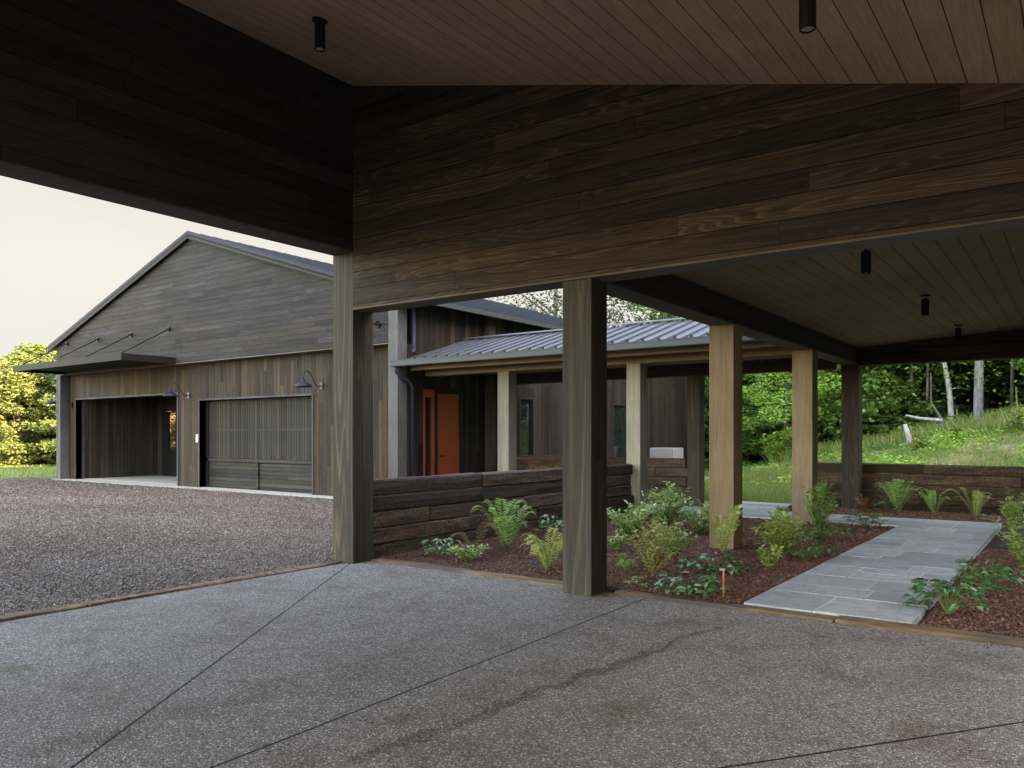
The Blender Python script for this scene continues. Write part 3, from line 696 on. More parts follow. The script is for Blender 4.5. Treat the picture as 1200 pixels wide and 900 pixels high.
# side walls
SW = MB()
def side_wall(xa, xb, holes, zt, y0=VW + .2, y1=VE):
    mb = MB(); y = y0
    for (h0, h1, z0, z1) in sorted(holes):
        mb.box(xa, xb, y, h0, 0, zt); mb.box(xa, xb, h0, h1, 0, z0); mb.box(xa, xb, h0, h1, z1, zt); y = h1
    mb.box(xa, xb, y, y1, 0, zt); return mb
W1, W2 = (17.6, 18.3, .55, 2.58), (22.9, 23.85, .1, 2.58)
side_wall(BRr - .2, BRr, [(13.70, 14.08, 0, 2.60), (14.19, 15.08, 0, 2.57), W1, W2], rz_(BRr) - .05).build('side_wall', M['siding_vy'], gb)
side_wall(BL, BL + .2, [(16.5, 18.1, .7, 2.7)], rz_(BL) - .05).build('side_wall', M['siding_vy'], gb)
MB().box(BRr, BRr + .0, 0, 0, 0, 0)
MB().prism_xz([(BL, 0), (BRr, 0), (BRr, rz_(BRr) - .1), (PK, PZ - .1), (BL, rz_(BL) - .1)], VE, VE + .2).build('rear_wall', M['siding_v'], gb)
MB().box(BRr + .002, BRr + .13, 16.05, 16.34, 0, 4.6).build('pilaster', M['post'], gb)
# roof
def slab_roof(name, xa, xb, y0, y1, dz, th, mat, parent):
    return MB().hexa([(x, y, rz_(x) + d) for d in (dz, dz + th) for x, y in ((xa, y0), (xb, y0), (xb, y1), (xa, y1))]).build(name, mat, parent)
OV = .11
for (a, b) in ((BL - .42, PK), (PK, BRr + .42)):
    rf = slab_roof('roof', a, b, VG - OV, VE + .5, .06, .075, M['roof_dark'], gb)
    slab_roof('roof_soffit', a + .03, b - .03, VG - OV + .04, VE + .4, .0, .055, M['darkwall'], gb)
    mb = MB(); n = int((VE + .5 - VG + OV) / .42)
    for i in range(n + 1):
        y = VG - OV + .01 + i * .42
        mb.hexa([(x, yy, rz_(x) + d) for d in (.136, .165) for x, yy in ((a, y), (b, y), (b, y + .02), (a, y + .02))])
    mb.build('standing_seam', M['roof_dark'], rf)
    MB().hexa([(x, y, rz_(x) + d) for d in (-.07, .045) for x, y in ((a + .02, VG - OV - .0), (b - .02, VG - OV), (b - .02, VG - OV + .03), (a + .02, VG - OV + .03))]).build('rake_board', M['bronze'], gb)
    MB().hexa([(x, y, rz_(x) + d) for d in (-.022, -.010) for x, y in ((a + .02, VG - OV - .004), (b - .02, VG - OV - .004), (b - .02, VG - OV - .002), (a + .02, VG - OV - .002))]).build('rake_strip', M['gutter'], gb)
MB().hexa([(x, y, z) for z in (rz_(BRr + .42) - .0, rz_(BRr + .42) + .12) for x, y in ((BRr + .42, 12.9), (BRr + .53, 12.9), (BRr + .53, VE + .4), (BRr + .42, VE + .4))]).build('eave_gutter', M['gutter'], gb)
# open bay
MB().box(O1 - .15, O1, VW + .32, 16.1, 0, 3.2).build('bay_wall', M['darkwally'], gb)
MB().box(O2, O2 + .15, VW + .32, 16.1, 0, 3.2).build('bay_wall', M['darkwally'], gb)
D1, D2 = -27.85, -26.85
mb = MB().box(O1 - .15, D1, 16.1, 16.25, 0, 3.2).box(D2, O2 + .15, 16.1, 16.25, 0, 3.2).box(D1, D2, 16.1, 16.25, 2.42, 3.2)
mb.build('bay_wall', M['darkwall'], gb)
MB().box(O1, O2, VW + .32, 16.1, 2.95, 3.0).build('bay_ceiling', M['darkwall'], gb)
MB().box(O1, O2, VW + .3, 16.1, -.05, .02).build('bay_floor', M['plain_concrete'], gb)
MB().box(O1 - .15, G2, 16.25, 28, -.05, .02).build('inner_floor', M['plain_concrete'], gb)
dr = MB().box(D1, -27.44, 16.13, 16.19, .02, 2.41).box(-26.98, D2, 16.13, 16.19, .02, 2.41).box(-27.44, -26.98, 16.13, 16.19, .02, .98).box(-27.44, -26.98, 16.13, 16.19, 2.36, 2.41).build('door', M['black'], gb)
mg, nt = newmat('clear_pane')
g_ = nd(nt, 'ShaderNodeBsdfGlass', {'Roughness': 0.0, 'IOR': 1.02}); o_ = nd(nt, 'ShaderNodeOutputMaterial'); nt.links.new(g_.outputs[0], o_.inputs[0])
MB().box(-27.44, -26.98, 16.155, 16.165, .98, 2.36).build('pane', mg, dr)
MB().tube([(-26.93, 16.12, 1.02), (-26.93, 16.07, 1.02), (-26.88, 16.07, 1.02)], .012).build('handle', M['bronze'], dr)
# garage door
gd_ = MB().box(G1 + .002, G2 - .002, VW + .26, VW + .30, .0, H2).build('garage_door', M['garageh'], gb)
GZ1 = .80
n = 46; w = (G2 - G1 - .1) / n
for k in range(n):
    xa = G1 + .05 + k * w
    o = MB().box(-w * .43, w * .43, 0, .03, GZ1 + .07, H2 - .03).build('slat', M['garage'], None, bevel=0)
    o.parent = gd_; o.location = (xa + w / 2 - gb.location.x, VW + .228 - gb.location.y, 0)
mid = (G1 + G2) / 2 - .05
def gpart(name, *b): MB().box(*b).build(name, M['garageh'], gd_)
gpart('rail', G1 + .003, mid - .04, VW + .20, VW + .258, GZ1 - .03, GZ1 + .06)
gpart('rail', mid + .04, G2 - .003, VW + .20, VW + .258, GZ1 - .03, GZ1 + .06)
gpart('stile', mid - .04, mid + .04, VW + .19, VW + .258, .0, GZ1 + .07)
gpart('panel', G1 + .06, mid - .06, VW + .235, VW + .258, .06, GZ1 - .06)
gpart('panel', mid + .06, G2 - .06, VW + .235, VW + .258, .06, GZ1 - .06)
gpart('rail', G1 + .003, G2 - .003, VW + .215, VW + .258, .0, .05)
gpart('rail', G1 + .003, G2 - .003, VW + .226, VW + .2275, 1.66, 1.69)
MB().box(G1 + .0, G1 + .12, VW + .20, VW + .26, 0, H2).build('opening_jamb', M['black'], gb)
# orange door + sidelight
od = MB().box(BRr - .09, BRr - .03, 14.23, 15.06, .02, 2.53).build('orange_door', M['orange'], gb)
MB().tube([(BRr - .03, 14.31, 1.02), (BRr + .03, 14.31, 1.02), (BRr + .03, 14.42, 1.02)], .014).build('handle', M['black'], od)
sd = MB().box(BRr - .09, BRr + .012, 13.70, 13.755, 0, 2.6).box(BRr - .09, BRr + .012, 14.03, 14.08, 0, 2.6).box(BRr - .09, BRr + .012, 13.755, 14.03, 2.42, 2.6).box(BRr - .09, BRr + .01, 13.755, 14.03, 0, .12).build('sidelight', M['orange'], gb)
MB().box(BRr - .06, BRr - .05, 13.755, 14.03, .12, 2.42).build('pane', M['glass'], sd)
MB().box(BRr - .1, BRr + .014, 14.082, 14.19, 0, 2.62).box(BRr - .1, BRr + .013, 15.07, 15.15, 0, 2.62).box(BRr - .1, BRr + .012, 14.19, 15.07, 2.545, 2.62).build('door_frame', M['black'], gb)
for (y0, y1, z0, z1) in (W1, W2):
    fr = MB().box(BRr - .15, BRr + .01, y0, y0 + .06, z0, z1).box(BRr - .15, BRr + .01, y1 - .06, y1, z0, z1).box(BRr - .15, BRr + .009, y0 + .06, y1 - .06, z1 - .06, z1).box(BRr - .15, BRr + .009, y0 + .06, y1 - .06, z0, z0 + .06).build('window', M['frame'], gb)
    MB().box(BRr - .08, BRr - .07, y0 + .06, y1 - .06, z0 + .06, z1 - .06).build('pane', M['glass'], fr)
# entrance canopy
CU0, CU1, CV = -28.34, -21.476, 11.234
cn = MB().box(CU0, CU1, CV, CV + .05, 3.61, 3.80).box(CU1 - .05, CU1, CV + .05, VG - .002, 3.61, 3.80).box(CU0, CU0 + .05, CV + .05, VG - .002, 3.61, 3.80).box(CU0 + .05, CU1 - .05, CV + .05, VG - .002, 3.70, 3.74).build('entrance_canopy', M['bronze'], gb)
for (a, b) in ((-28.12, -27.95), (-26.02, -25.86), (-23.94, -23.75), (-21.82, -21.66)):
    rr = MB().tube([(a, VG - .03, 4.65), (b, CV + .12, 3.83)], .019, 8).build('support_rod', M['black'], cn)
    MB().box(a - .05, a + .05, VG - .05, VG, 4.59, 4.71).tube([(a - .02, VG - .06, 4.65), (a + .06, VG - .10, 4.65)], .03).build('bracket', M['black'], rr)
# downpipes
MB().tube([(-12.37, 13.24, 4.58), (-12.37, 13.24, 3.62), (-12.30, 13.16, 3.48), (-12.22, 13.08, 3.38)], .045, 10).build('downpipe', M['navy'], gb, smooth=True)
MB().tube([(-12.55, 12.84, 3.07), (-12.55, 12.84, 2.97), (-12.50, 12.90, 2.86), (-12.40, 13.10, 2.76), (-12.38, 13.2, 2.64), (-12.38, 13.22, 0.05)], .045, 10).build('downpipe', M['navy'], gb, smooth=True)

# gooseneck lamps
def gooseneck(x, y, z, label, dx=-1.0, dy=-1.0):
    r = empty('wall_lamp', (x, y, z), label, 'wall lamp', 'gooseneck wall lamps')
    nx_, ny_ = (0, -1) if dy else (-1, 0)
    MB().box(x - (.055 if ny_ else .0), x + .055 if ny_ else x - .03, y - .03 if ny_ else y - .055, y if ny_ else y + .055, z - .09, z + .09).build('wall_plate', M['navy'], r)
    P = []
    for t, zz in ((.03, 0), (.14, -.03), (.22, .06), (.33, .24), (.42, .335), (.50, .345), (.565, .29), (.58, .2), (.58, .12)):
        P.append((x + nx_ * t, y + ny_ * t, z + zz))
    MB().tube(P, .014, 8).build('arm', M['navy'], r, smooth=True)
    c = (x + nx_ * .58, y + ny_ * .58, z)
    MB().lathe([(.0, .14), (.035, .135), (.045, .08), (.07, .06), (.15, .03), (.195, -.015), (.205, -.06), (.195, -.06), (.185, -.018), (.14, .02), (.06, .048), (0, .05)], c, 28).build('shade', M['navy'], r, smooth=True)
    return r
gooseneck(-15.42, VW, 2.76, 'gooseneck lamp at the upper right of the closed garage door')
gooseneck(-21.28, VW, 2.70, 'gooseneck lamp between the open bay and the closed garage door')
gooseneck(BL, 12.96, 2.70, 'gooseneck lamp sticking out past the left corner of the garage building', dy=0)
fl = empty('floodlight', (-13.1, 12.84, 4.06), 'small twin headed floodlight high on the gable beside the corner trim', 'floodlight')
MB().box(-13.15, -13.05, 12.80, 12.849, 4.0, 4.10).build('base', M['black'], fl)
for sx in (-1, 1): MB().tube([(-13.1 + sx * .03, 12.80, 4.05), (-13.1 + sx * .10, 12.74, 4.10), (-13.1 + sx * .14, 12.66, 4.06)], [.015, .03, .055], 10).build('lamp_head', M['black'], fl)
# small devices
tag(MB().box(-20.90 + .03, -20.80 + .03, VW - .04, VW - .0205, 1.32, 1.55).build('door_keypad', M['white'], None, bevel=.006), 'small white keypad on the jamb left of the closed garage door', 'keypad')
tag(MB().box(-28.50, -28.36, VW - .06, VW, 2.50, 2.66).build('motion_sensor', M['black'], None, bevel=.01), 'small dark sensor box on trim left of the open bay', 'sensor')
ac = empty('air_conditioner', (-11.5, 24.9, 0), 'pale grey air conditioner unit outside beyond the low timber wall', 'air conditioner')
MB().box(-11.95, -11.05, 24.5, 25.3, .05, 1.1).build('casing', M['lens'], ac, bevel=.03)
mb = MB()
for k in range(16): mb.box(-11.93 + k * .056, -11.915 + k * .056, 24.485, 24.498, .12, 1.02)
mb.build('grille', M['lens'], ac)
MB().box(-12.0, -11.0, 24.4, 25.4, -.06, .05).build('pad', M['plain_concrete'], ac)
st = empty('marker_stake', (-2.67, 7.0, 0), 'thin copper coloured stake with a small white tag in the mulch near the path', 'stake')
MB().tube([(-2.67, 7.0, -.05), (-2.665, 7.0, .27)], .011, 8).build('rod', M['copper'], st)
MB().box(-2.70, -2.65, 6.985, 7.0, .262, .28).build('tag', M['lens'], st)

# ------------------------------------------------------------------ plants
def stems_np(pts_list, r=.004):
    mb = MB()
    for p in pts_list: mb.tube(p, [r, r * .5] if len(p) == 2 else [r * (1 - .6 * i / (len(p) - 1)) for i in range(len(p))], 4, False)
    return mb
def fern(name, loc, h, label, seed, mat='fern', n=15, spread=.5, group='ferns in the mulch beds', cat_='fern'):
    r = np.random.default_rng(seed); root = empty(name, (loc[0], loc[1], .0), label, cat_, group)
    Vs, sp_ = [], []
    for k in range(n):
        az = r.uniform(0, 2 * np.pi); L = h * r.uniform(.8, 1.3); out = min(1.35, .25 + spread * 1.7 * r.uniform(.2, 1.0))
        T = np.linspace(0, 1, 26)
        rad = L * out * (T ** .88) * .72 + r.normal(0, .01); az = az + T * r.normal(0, .35); zz = L * np.sin(T * (1.35 + .75 * out)) * (1 - .18 * out)
        C = np.stack([np.cos(az) * rad, np.sin(az) * rad, zz], 1)
        sp_.append([tuple(c) for c in C[::3]])
        tang = unit(np.gradient(C, axis=0)); side = np.stack([-np.sin(az), np.cos(az), az * 0], 1)
        wl = L * .17 * np.sin(np.clip((T - .08) / .92, 0, 1) * np.pi) ** .7 * (1 - .35 * T)
        for s in (-1, 1):
            m_ = T > .06
            P = C[m_]; D = side[m_] * s + tang[m_] * .55 + r.normal(0, .08, (m_.sum(), 3))
            N_ = np.cross(tang[m_], side[m_]); N_ = N_ * np.sign(N_[:, 2:3] + 1e-6)
            Vs.append(leafset(P, D, N_, wl[m_] + .012, L * .013 + .003, .1, .15))
    V, F = cat(Vs)
    npmesh('fronds', V, F, M[mat], root)
    stems_np(sp_, .0035).build('stems', M['stem']).parent = root
    return root
def shrub(name, loc, h, w, label, seed, mat='shrub', nst=22, nl=16, ll=.075, lw=.028, stem='stem', group='leafy shrubs in the mulch beds', cat_='shrub', up=.8):
    h, w, ll, lw, nst = h * 1.0, w * 1.0, ll * 1.1, lw * 1.1, int(nst * 1.0)
    r = np.random.default_rng(seed); root = empty(name, (loc[0], loc[1], .0), label, cat_, group)
    Vs, sp_ = [], []
    for k in range(nst):
        az = r.uniform(0, 2 * np.pi); q = r.uniform(.1, 1) ** .7; H = h * r.uniform(.6, 1.05) * (1 - .25 * q)
        T = np.linspace(0, 1, 6)
        rad = w * .5 * q * (T ** (.8 + .4 * up)); C = np.stack([np.cos(az) * rad + r.normal(0, .008, 6), np.sin(az) * rad + r.normal(0, .008, 6), H * T], 1)
        sp_.append([tuple(c) for c in C])
        t = np.sort(r.uniform(.12, 1, nl) ** .75); P = np.stack([np.interp(t, T, C[:, i]) for i in range(3)], 1)
        a2 = r.uniform(0, 2 * np.pi, nl); D = np.stack([np.cos(a2), np.sin(a2), r.uniform(-.1, 1.0, nl)], 1)
        N_ = np.array([[0, 0, 1.]]) + r.normal(0, .3, (nl, 3))
        Vs.append(leafset(P, D, N_, ll * r.uniform(.6, 1.25, nl), lw * r.uniform(.7, 1.3, nl), .2, .18))
    V, F = cat(Vs)
    npmesh('foliage', V, F, M[mat], root)
    stems_np(sp_, .0045).build('stems', M[stem]).parent = root
    return root
def broad(name, loc, h, w, label, seed, n=26, ll=.15, mat='broad', group='broad leaved plants in the mulch beds', cat_='plant'):
    r = np.random.default_rng(seed); root = empty(name, (loc[0], loc[1], .0), label, cat_, group)
    n = int(n * 1.35); ll = ll * .8
    az = r.uniform(0, 2 * np.pi, n); q = r.uniform(.1, 1, n) ** .6
    E_ = np.stack([np.cos(az) * w * .5 * q, np.sin(az) * w * .5 * q, h * r.uniform(.35, 1.15, n) * (1.05 - .4 * q)], 1)
    lists = [[(0, 0, 0), tuple(e * np.array([.4, .4, .75])), tuple(e)] for e in E_]
    Vs = []
    for j in range(3):   # three leaflets on each stalk
        a2 = az + (j - 1) * .95 + r.normal(0, .2, n)
        D = np.stack([np.cos(a2), np.sin(a2), r.uniform(-.25, .35, n)], 1)
        Vs.append(leafset(E_, D, np.array([[0, 0, 1.]]) + r.normal(0, .25, (n, 3)), ll * r.uniform(.6, 1.1, n), ll * .48 * r.uniform(.8, 1.1, n), .16, .22))
    V, F = cat(Vs)
    npmesh('foliage', V, F, M[mat], root)
    stems_np(lists, .004).build('stems', M['stem']).parent = root
    return root

broad('broadleaf_plant', (-6.35, 7.30), .27, .45, 'small deep green plant nearest the corner post, at the foot of the timber wall', 11, 24, .11)
shrub('leafy_shrub', (-5.86, 7.22), .26, .5, 'low grey green clump in front of the tall fern by the timber wall', 12, 'shrub', 18, 12, .07)
fern('dried_fern', (-5.92, 7.45), .50, 'dried brown fern frond arching above the low clump by the timber wall', 13, 'dried', 3, .6)
fern('fern', (-6.02, 8.2), .60, 'tall upright green fern standing alone against the timber wall', 14, 'fern', 17, .5)
broad('broadleaf_plant', (-6.45, 9.95), .32, .5, 'dark green plant against the timber wall left of the second post', 15, 26, .13)
fern('fern', (-4.78, 7.28), .40, 'yellow green fern touching the left side of the second post', 16, 'yellowing', 22, .85)
fern('fern', (-4.02, 7.65), .22, 'small low fern at the right foot of the second post', 17, 'fern', 10, .9)
shrub('leafy_shrub', (-5.35, 10.3), .62, .95, 'pale green wide shrub right of the second post, next to the wall end', 18, 'shrub', 42, 16, .085, .036)
shrub('leafy_shrub', (-4.85, 9.0), .30, .28, 'small upright sprig between the second post and the pale shrub', 19, 'fern', 8, 12)
shrub('leafy_shrub', (-5.35, 11.5), .85, .9, 'tallest green shrub of the bed, in front of the porch post', 20, 'shrub', 40, 20, .08, .026)
shrub('leafy_shrub', (-3.68, 7.62), .66, .62, 'yellow green shrub with russet stems right of the second post', 21, 'yellowing', 30, 22, .06, .018, 'redstem')
shrub('leafy_shrub', (-3.86, 8.55), .66, .66, 'bushy green shrub directly behind the russet stemmed one', 22, 'shrub', 32, 20, .065, .022, 'redstem')
shrub('leafy_shrub', (-4.66, 11.3), .62, .8, 'rounded green shrub left of the third post', 23, 'shrub', 34, 18, .07, .026)
fern('fern', (-3.60, 9.45), .55, 'thin wiry fern in front of the foot of the third post', 24, 'yellowing', 12, .35)
broad('broadleaf_plant', (-3.22, 8.2), .2, .75, 'low broad leaved plant behind the copper stake', 25, 32, .13)
broad('broadleaf_plant', (-2.95, 6.98), .2, .62, 'glossy low plant left of the copper stake at the bed corner', 26, 34, .13)
broad('broadleaf_plant', (-3.65, 7.12), .07, .28, 'tiny yellowish seedling by the edging timber', 27, 8, .07, 'yellowing')
shrub('leafy_shrub', (-3.55, 11.6), .55, .45, 'narrow shrub at the right side of the third post', 28, 'shrub', 22, 16, .065, .024)
shrub('leafy_shrub', (-2.98, 9.75), .62, .78, 'dense fern like shrub in front of the fourth post', 29, 'yellowing', 44, 22, .065, .02)
broad('broadleaf_plant', (-2.68, 9.7), .26, .6, 'blue green broad leaved plant beside the path, under the dense shrub', 30, 30, .13)
shrub('leafy_shrub', (-2.82, 8.75), .33, .4, 'low yellow green shrub by the path, nearer than the dense shrub', 31, 'yellowing', 18, 14, .06)
shrub('leafy_shrub', (-3.30, 12.7), .85, .6, 'dark green shrub right behind the fourth post', 32, 'fern', 28, 18, .07)
broad('broadleaf_plant', (-3.0, 11.6), .3, .8, 'pale veined low plant between the fourth post and the path', 33, 40, .13)
broad('broadleaf_plant', (-2.85, 13.6), .3, .6, 'low plant at the inner corner where the two paths meet', 34, 26, .13)
shrub('leafy_shrub', (-3.45, 16.5), .38, .45, 'rust tinged shrub behind the cross path beside the end post', 35, 'redleaf', 18, 14, .07)
fern('fern', (-2.88, 16.75), .58, 'tall fern against the far timber wall, leftmost of three', 36, 'fern', 18, .55)
fern('fern', (-2.22, 16.5), .48, 'fern against the far timber wall, middle of three', 37, 'fern', 14, .5)
fern('fern', (-1.56, 16.55), .52, 'fern against the far timber wall, rightmost of three', 38, 'yellowing', 15, .55)
broad('broadleaf_plant', (-1.30, 16.05), .14, .35, 'tiny pale plant behind the cross path near its right end', 39, 14, .09)
shrub('leafy_shrub', (-.80, 13.9), .82, .6, 'tall slender shrub at the far right corner of the path', 40, 'shrub', 30, 22, .065, .02)
shrub('leafy_shrub', (-.42, 9.9), .80, .75, 'big green shrub cut by the right edge of the view', 41, 'shrub', 36, 24, .07, .022)
broad('broadleaf_plant', (-.72, 8.75), .34, .55, 'dark glossy plant in the right bed, farther from the slab', 42, 34, .14)
broad('broadleaf_plant', (-.90, 7.45), .32, .5, 'dark glossy plant in the right bed close to the slab edge', 43, 32, .14)
broad('broadleaf_plant', (-1.14, 7.6), .11, .22, 'small sprig overhanging the right edge of the path', 44, 9, .1)
shrub('leafy_shrub', (-6.25, 14.75 - .9), .62, .55, 'fern like shrub in front of the rear porch post', 45, 'fern', 20, 16, .07)
fern('fern', (-6.15, 16.2), .48, 'dark fern beside the rear porch post', 46, 'fern', 12, .5)
fern('fern', (-4.45, 17.25), .55, 'fern between the fourth post and the far timber wall', 47, 'fern', 14, .5)
broad('broadleaf_plant', (-3.1, 16.95), .28, .55, 'low green plant at the foot of the end post by the far wall', 48, 22, .11)

# ------------------------------------------------------------------ trees
def tree_proto(name, H, cr, z0, nleaf, ls, mat, bmat, seed, tr=.16, clumps=46, dense=1.0, lean=.0, label='', group=None, cat_='tree'):
    r = np.random.default_rng(seed); root = empty(name, (0, 0, 0), label, cat_, group)
    mb = MB(); top = H * .93
    pts = [(lean * (k / 8) ** 1.3 * H + math.sin(k * 1.1 + seed) * .06, math.cos(k * 1.3 + seed) * .06, -0.4 + (top + .4) * k / 8) for k in range(9)]
    mb.tube(pts, [tr * (1.25 if k == 0 else 1 - .085 * k) for k in range(9)], 10)
    cc = []
    for k in range(clumps):
        t = r.uniform(0, 1) ** .9; z = z0 + (H - z0) * t
        rr = cr * math.sin(math.pi * min(1, (.16 + .84 * t))) ** .55 * r.uniform(.35, 1.0); a = r.uniform(0, 2 * np.pi)
        tx = lean * ((z / H) ** 1.3) * H
        c = (tx + math.cos(a) * rr, math.sin(a) * rr, z + r.uniform(-.4, .4)); cc.append(c)
        if k % 2 == 0:
            zb = max(z0 * .6, z - rr * .7); bx = lean * ((zb / H) ** 1.3) * H
            mid_ = ((c[0] + bx) / 2, c[1] / 2, (c[2] + zb) / 2 + .1)
            mb.tube([(bx, 0, zb), mid_, c], [tr * .3, tr * .18, tr * .06], 5, False)
    mb.build('trunk', bmat).parent = root
    cc = np.array(cc); per = nleaf // clumps; Ps = []
    for c in cc:
        s = cr * r.uniform(.16, .30)
        off = r.normal(0, 1, (per, 3)); off = off / np.linalg.norm(off, axis=1, keepdims=True) * (r.uniform(.25, 1, (per, 1)) ** .5) * s * np.array([1.15, 1.15, .62])
        Ps.append(c + off)
    P = np.concatenate(Ps); n = len(P)
    a = r.uniform(0, 2 * np.pi, n); D = np.stack([np.cos(a), np.sin(a), r.uniform(-.7, .25, n)], 1)
    N_ = np.array([[0, 0, .7]]) + r.normal(0, .8, (n, 3))
    V, F = diamonds(P, D, N_, ls * r.uniform(.7, 1.4, n), ls * .6 * r.uniform(.7, 1.3, n))
    npmesh('crown', V, F, mat, root)
    return root
GF = 'trees of the wood beyond the bank'
protoU = tree_proto('understorey_bush', 3.6, 2.3, .1, 9000, .21, M['leaf_forest'], M['bark'], 104, .05, 44, label='green bush growing under the trees of the wood', group='bushes at the edge of the wood', cat_='bush')
protoA = [tree_proto('broadleaf_tree', 13, 3.4, 1.6, 17000, .23, M['leaf_forest'], M['bark'], 101, .17, 64, label='slim green tree in the wood beyond the bank', group=GF),
          tree_proto('broadleaf_tree', 11, 3.1, .7, 17000, .22, M['leaf_forest'], M['bark'], 102, .13, 64, label='low branched green tree in the wood beyond the bank', group=GF),
          tree_proto('broadleaf_tree', 12, 3.6, .5, 16000, .21, M['leaf_bright'], M['bark'], 103, .15, 60, label='light green tree at the edge of the wood', group=GF)]
def T(x, y): return float(terrain(x, y))
usedA = [False] * 3
def place(protos, used, k, x, y, rz, sc, label=None):
    o = protos[k]; z = T(x, y)
    if not used[k]:
        used[k] = True; o.location = (x, y, z); o.rotation_euler.z = rz; o.scale = (sc, sc, sc)
        if label: o['label'] = label
        return o
    return copytree(o, (x, y, z), rz, sc, label)
rr = random.Random(5)
spots = []
for row, (yy, x0_, x1_, st_) in enumerate(((34, -17.5, 3, 3.3), (38.5, -24, 6, 3.6), (43, -30, 8, 4.0), (49, -36, 10, 4.4), (57, -44, 12, 5.2), (66, -52, 14, 6.0))):
    x = x0_
    while x < x1_:
        spots.append((x + rr.uniform(-1, 1), yy + rr.uniform(-1.5, 1.5) + max(0, -x - 10) * .12, row)); x += st_
for (x, y, row) in spots:
    if row == 0 and -5.2 < x < -1.8: y += 2.5
    if x / y < -.43: continue
    k = rr.choice((0, 1, 1)) if row < 3 else rr.choice((0, 1, 2))
    place(protoA, usedA, k, x, y, rr.uniform(0, 6.28), rr.uniform(.85, 1.25))
protoU.location = (-9.6, 33.5, T(-9.6, 33.5))
rb = random.Random(9)
for i in range(46):
    y = rb.choice((32.5, 34.5, 37, 40, 45)) + rb.uniform(-1, 1); x = rb.uniform(-.42, .07) * y
    if y < 34 and (-5.3 < x < -1.6): continue
    copytree(protoU, (x, y, T(x, y) - .1), rb.uniform(0, 6.28), (rb.uniform(.7, 1.3), rb.uniform(.7, 1.3), rb.uniform(.5, 1.25)))
# bright tree and hemlock seen between the posts
place(protoA, usedA, 2, -8.8, 29.5, .5, .62, 'bright yellow green maple seen between the third and fourth posts')
place(protoA, usedA, 1, -12.4, 34.5, 2.5, .8, 'drooping dark green tree with thick trunk left of the bright maple')
place(protoA, usedA, 2, 0.9, 29.0, 1.5, .30, 'small leafy tree on the bank at the right edge of the view')
# named trunks in front of the wood
def bare_trunk(name, pts, rad, mat, label, cat_='tree'):
    b = Vector(pts[0]); root = empty(name, tuple(b), label, cat_)
    MB().tube(pts, rad, 12).build('trunk', mat, root, smooth=True)
    return root
def crown_for(root, top, n, cr, ls, mat, seed):
    r = np.random.default_rng(seed); P = r.normal(0, 1, (n, 3)) * np.array([cr, cr, cr * .7]) * .5 + np.array(top) - np.array(root.location)
    a = r.uniform(0, 2 * np.pi, n); D = np.stack([np.cos(a), np.sin(a), r.uniform(-.6, .3, n)], 1)
    V, F = diamonds(P, D, np.array([[0, 0, 1.]]) + r.normal(0, .5, (n, 3)), ls * r.uniform(.7, 1.3, n), ls * .6)
    npmesh('crown', V, F, mat, root)
t1 = bare_trunk('birch_tree', [(-3.58, 31, T(-3.58, 31) - .3), (-3.66, 31, 2.4), (-3.72, 31, 3.2), (-3.88, 31.0, 4.2), (-3.9, 31.1, 6.0), (-3.8, 31.2, 10)], [.105, .09, .085, .075, .06, .035], M['bark_pale'], 'white barked tree leaning slightly on the bank, left of the thick grey trunk')
crown_for(t1, (-4.1, 31.4, 6.6), 7000, 4.2, .17, M['leaf_forest'], 7)
t2 = bare_trunk('oak_tree', [(-2.72, 30, T(-2.72, 30) - .3), (-2.75, 30, 2.4), (-2.72, 30, 4.0), (-2.66, 30, 7), (-2.6, 30, 12)], [.19, .145, .13, .12, .07], M['bark_grey'], 'thick grey trunk at the edge of the wood, right of the white barked tree')
crown_for(t2, (-2.6, 31, 7.4), 8000, 4.6, .17, M['leaf_forest'], 8)
t3 = bare_trunk('oak_tree', [(-6.3, 32, T(-6.3, 32) - .3), (-6.33, 32, 2.6), (-6.4, 32, 4.4), (-6.5, 32, 9)], [.15, .12, .11, .07], M['bark'], 'thin brown trunk just right of the end post, at the edge of the wood')
crown_for(t3, (-6.4, 32.2, 7.6), 5000, 3.2, .17, M['leaf_forest'], 9)
t4 = bare_trunk('oak_tree', [(-8.25, 32.5, T(-8.25, 32.5) - .3), (-8.3, 32.5, 2.2), (-8.15, 32.5, 3.6), (-8.2, 32.5, 8)], [.20, .14, .13, .08], M['bark'], 'brown trunk seen between the fourth post and the end post')
crown_for(t4, (-8.2, 33, 6.4), 5000, 3.2, .17, M['leaf_forest'], 10)
for i, (x, y, h, rad, mt, lb) in enumerate(((-5.25, 33, 9, .07, 'bark_grey', 'thin grey trunk between the brown trunk and the dead limb'), (-4.85, 34, 9, .055, 'bark_pale', 'very thin pale trunk behind the dead limb'),
                                        (-1.95, 32, 10, .06, 'bark', 'thin dark trunk just right of the thick grey trunk'), (-6.9, 34, 9, .08, 'bark', 'slim dark trunk hidden partly by the end post'),
                                        (-10.6, 33, 8, .13, 'bark', 'short thick dark trunk under the drooping tree left of the fourth post'), (-1.0, 33, 9, .07, 'bark_grey', 'slender grey trunk near the right edge of the view'))):
    z = T(x, y); tt = bare_trunk('slender_tree', [(x, y, z - .3), (x + .05, y, z + h * .3), (x - .06, y, z + h * .6), (x, y, z + h)], [rad, rad * .85, rad * .7, rad * .3], M[mt], lb)
    crown_for(tt, (x, y, z + h * .72), 3000, 3.2, .18, M['leaf_forest'], 60 + i)
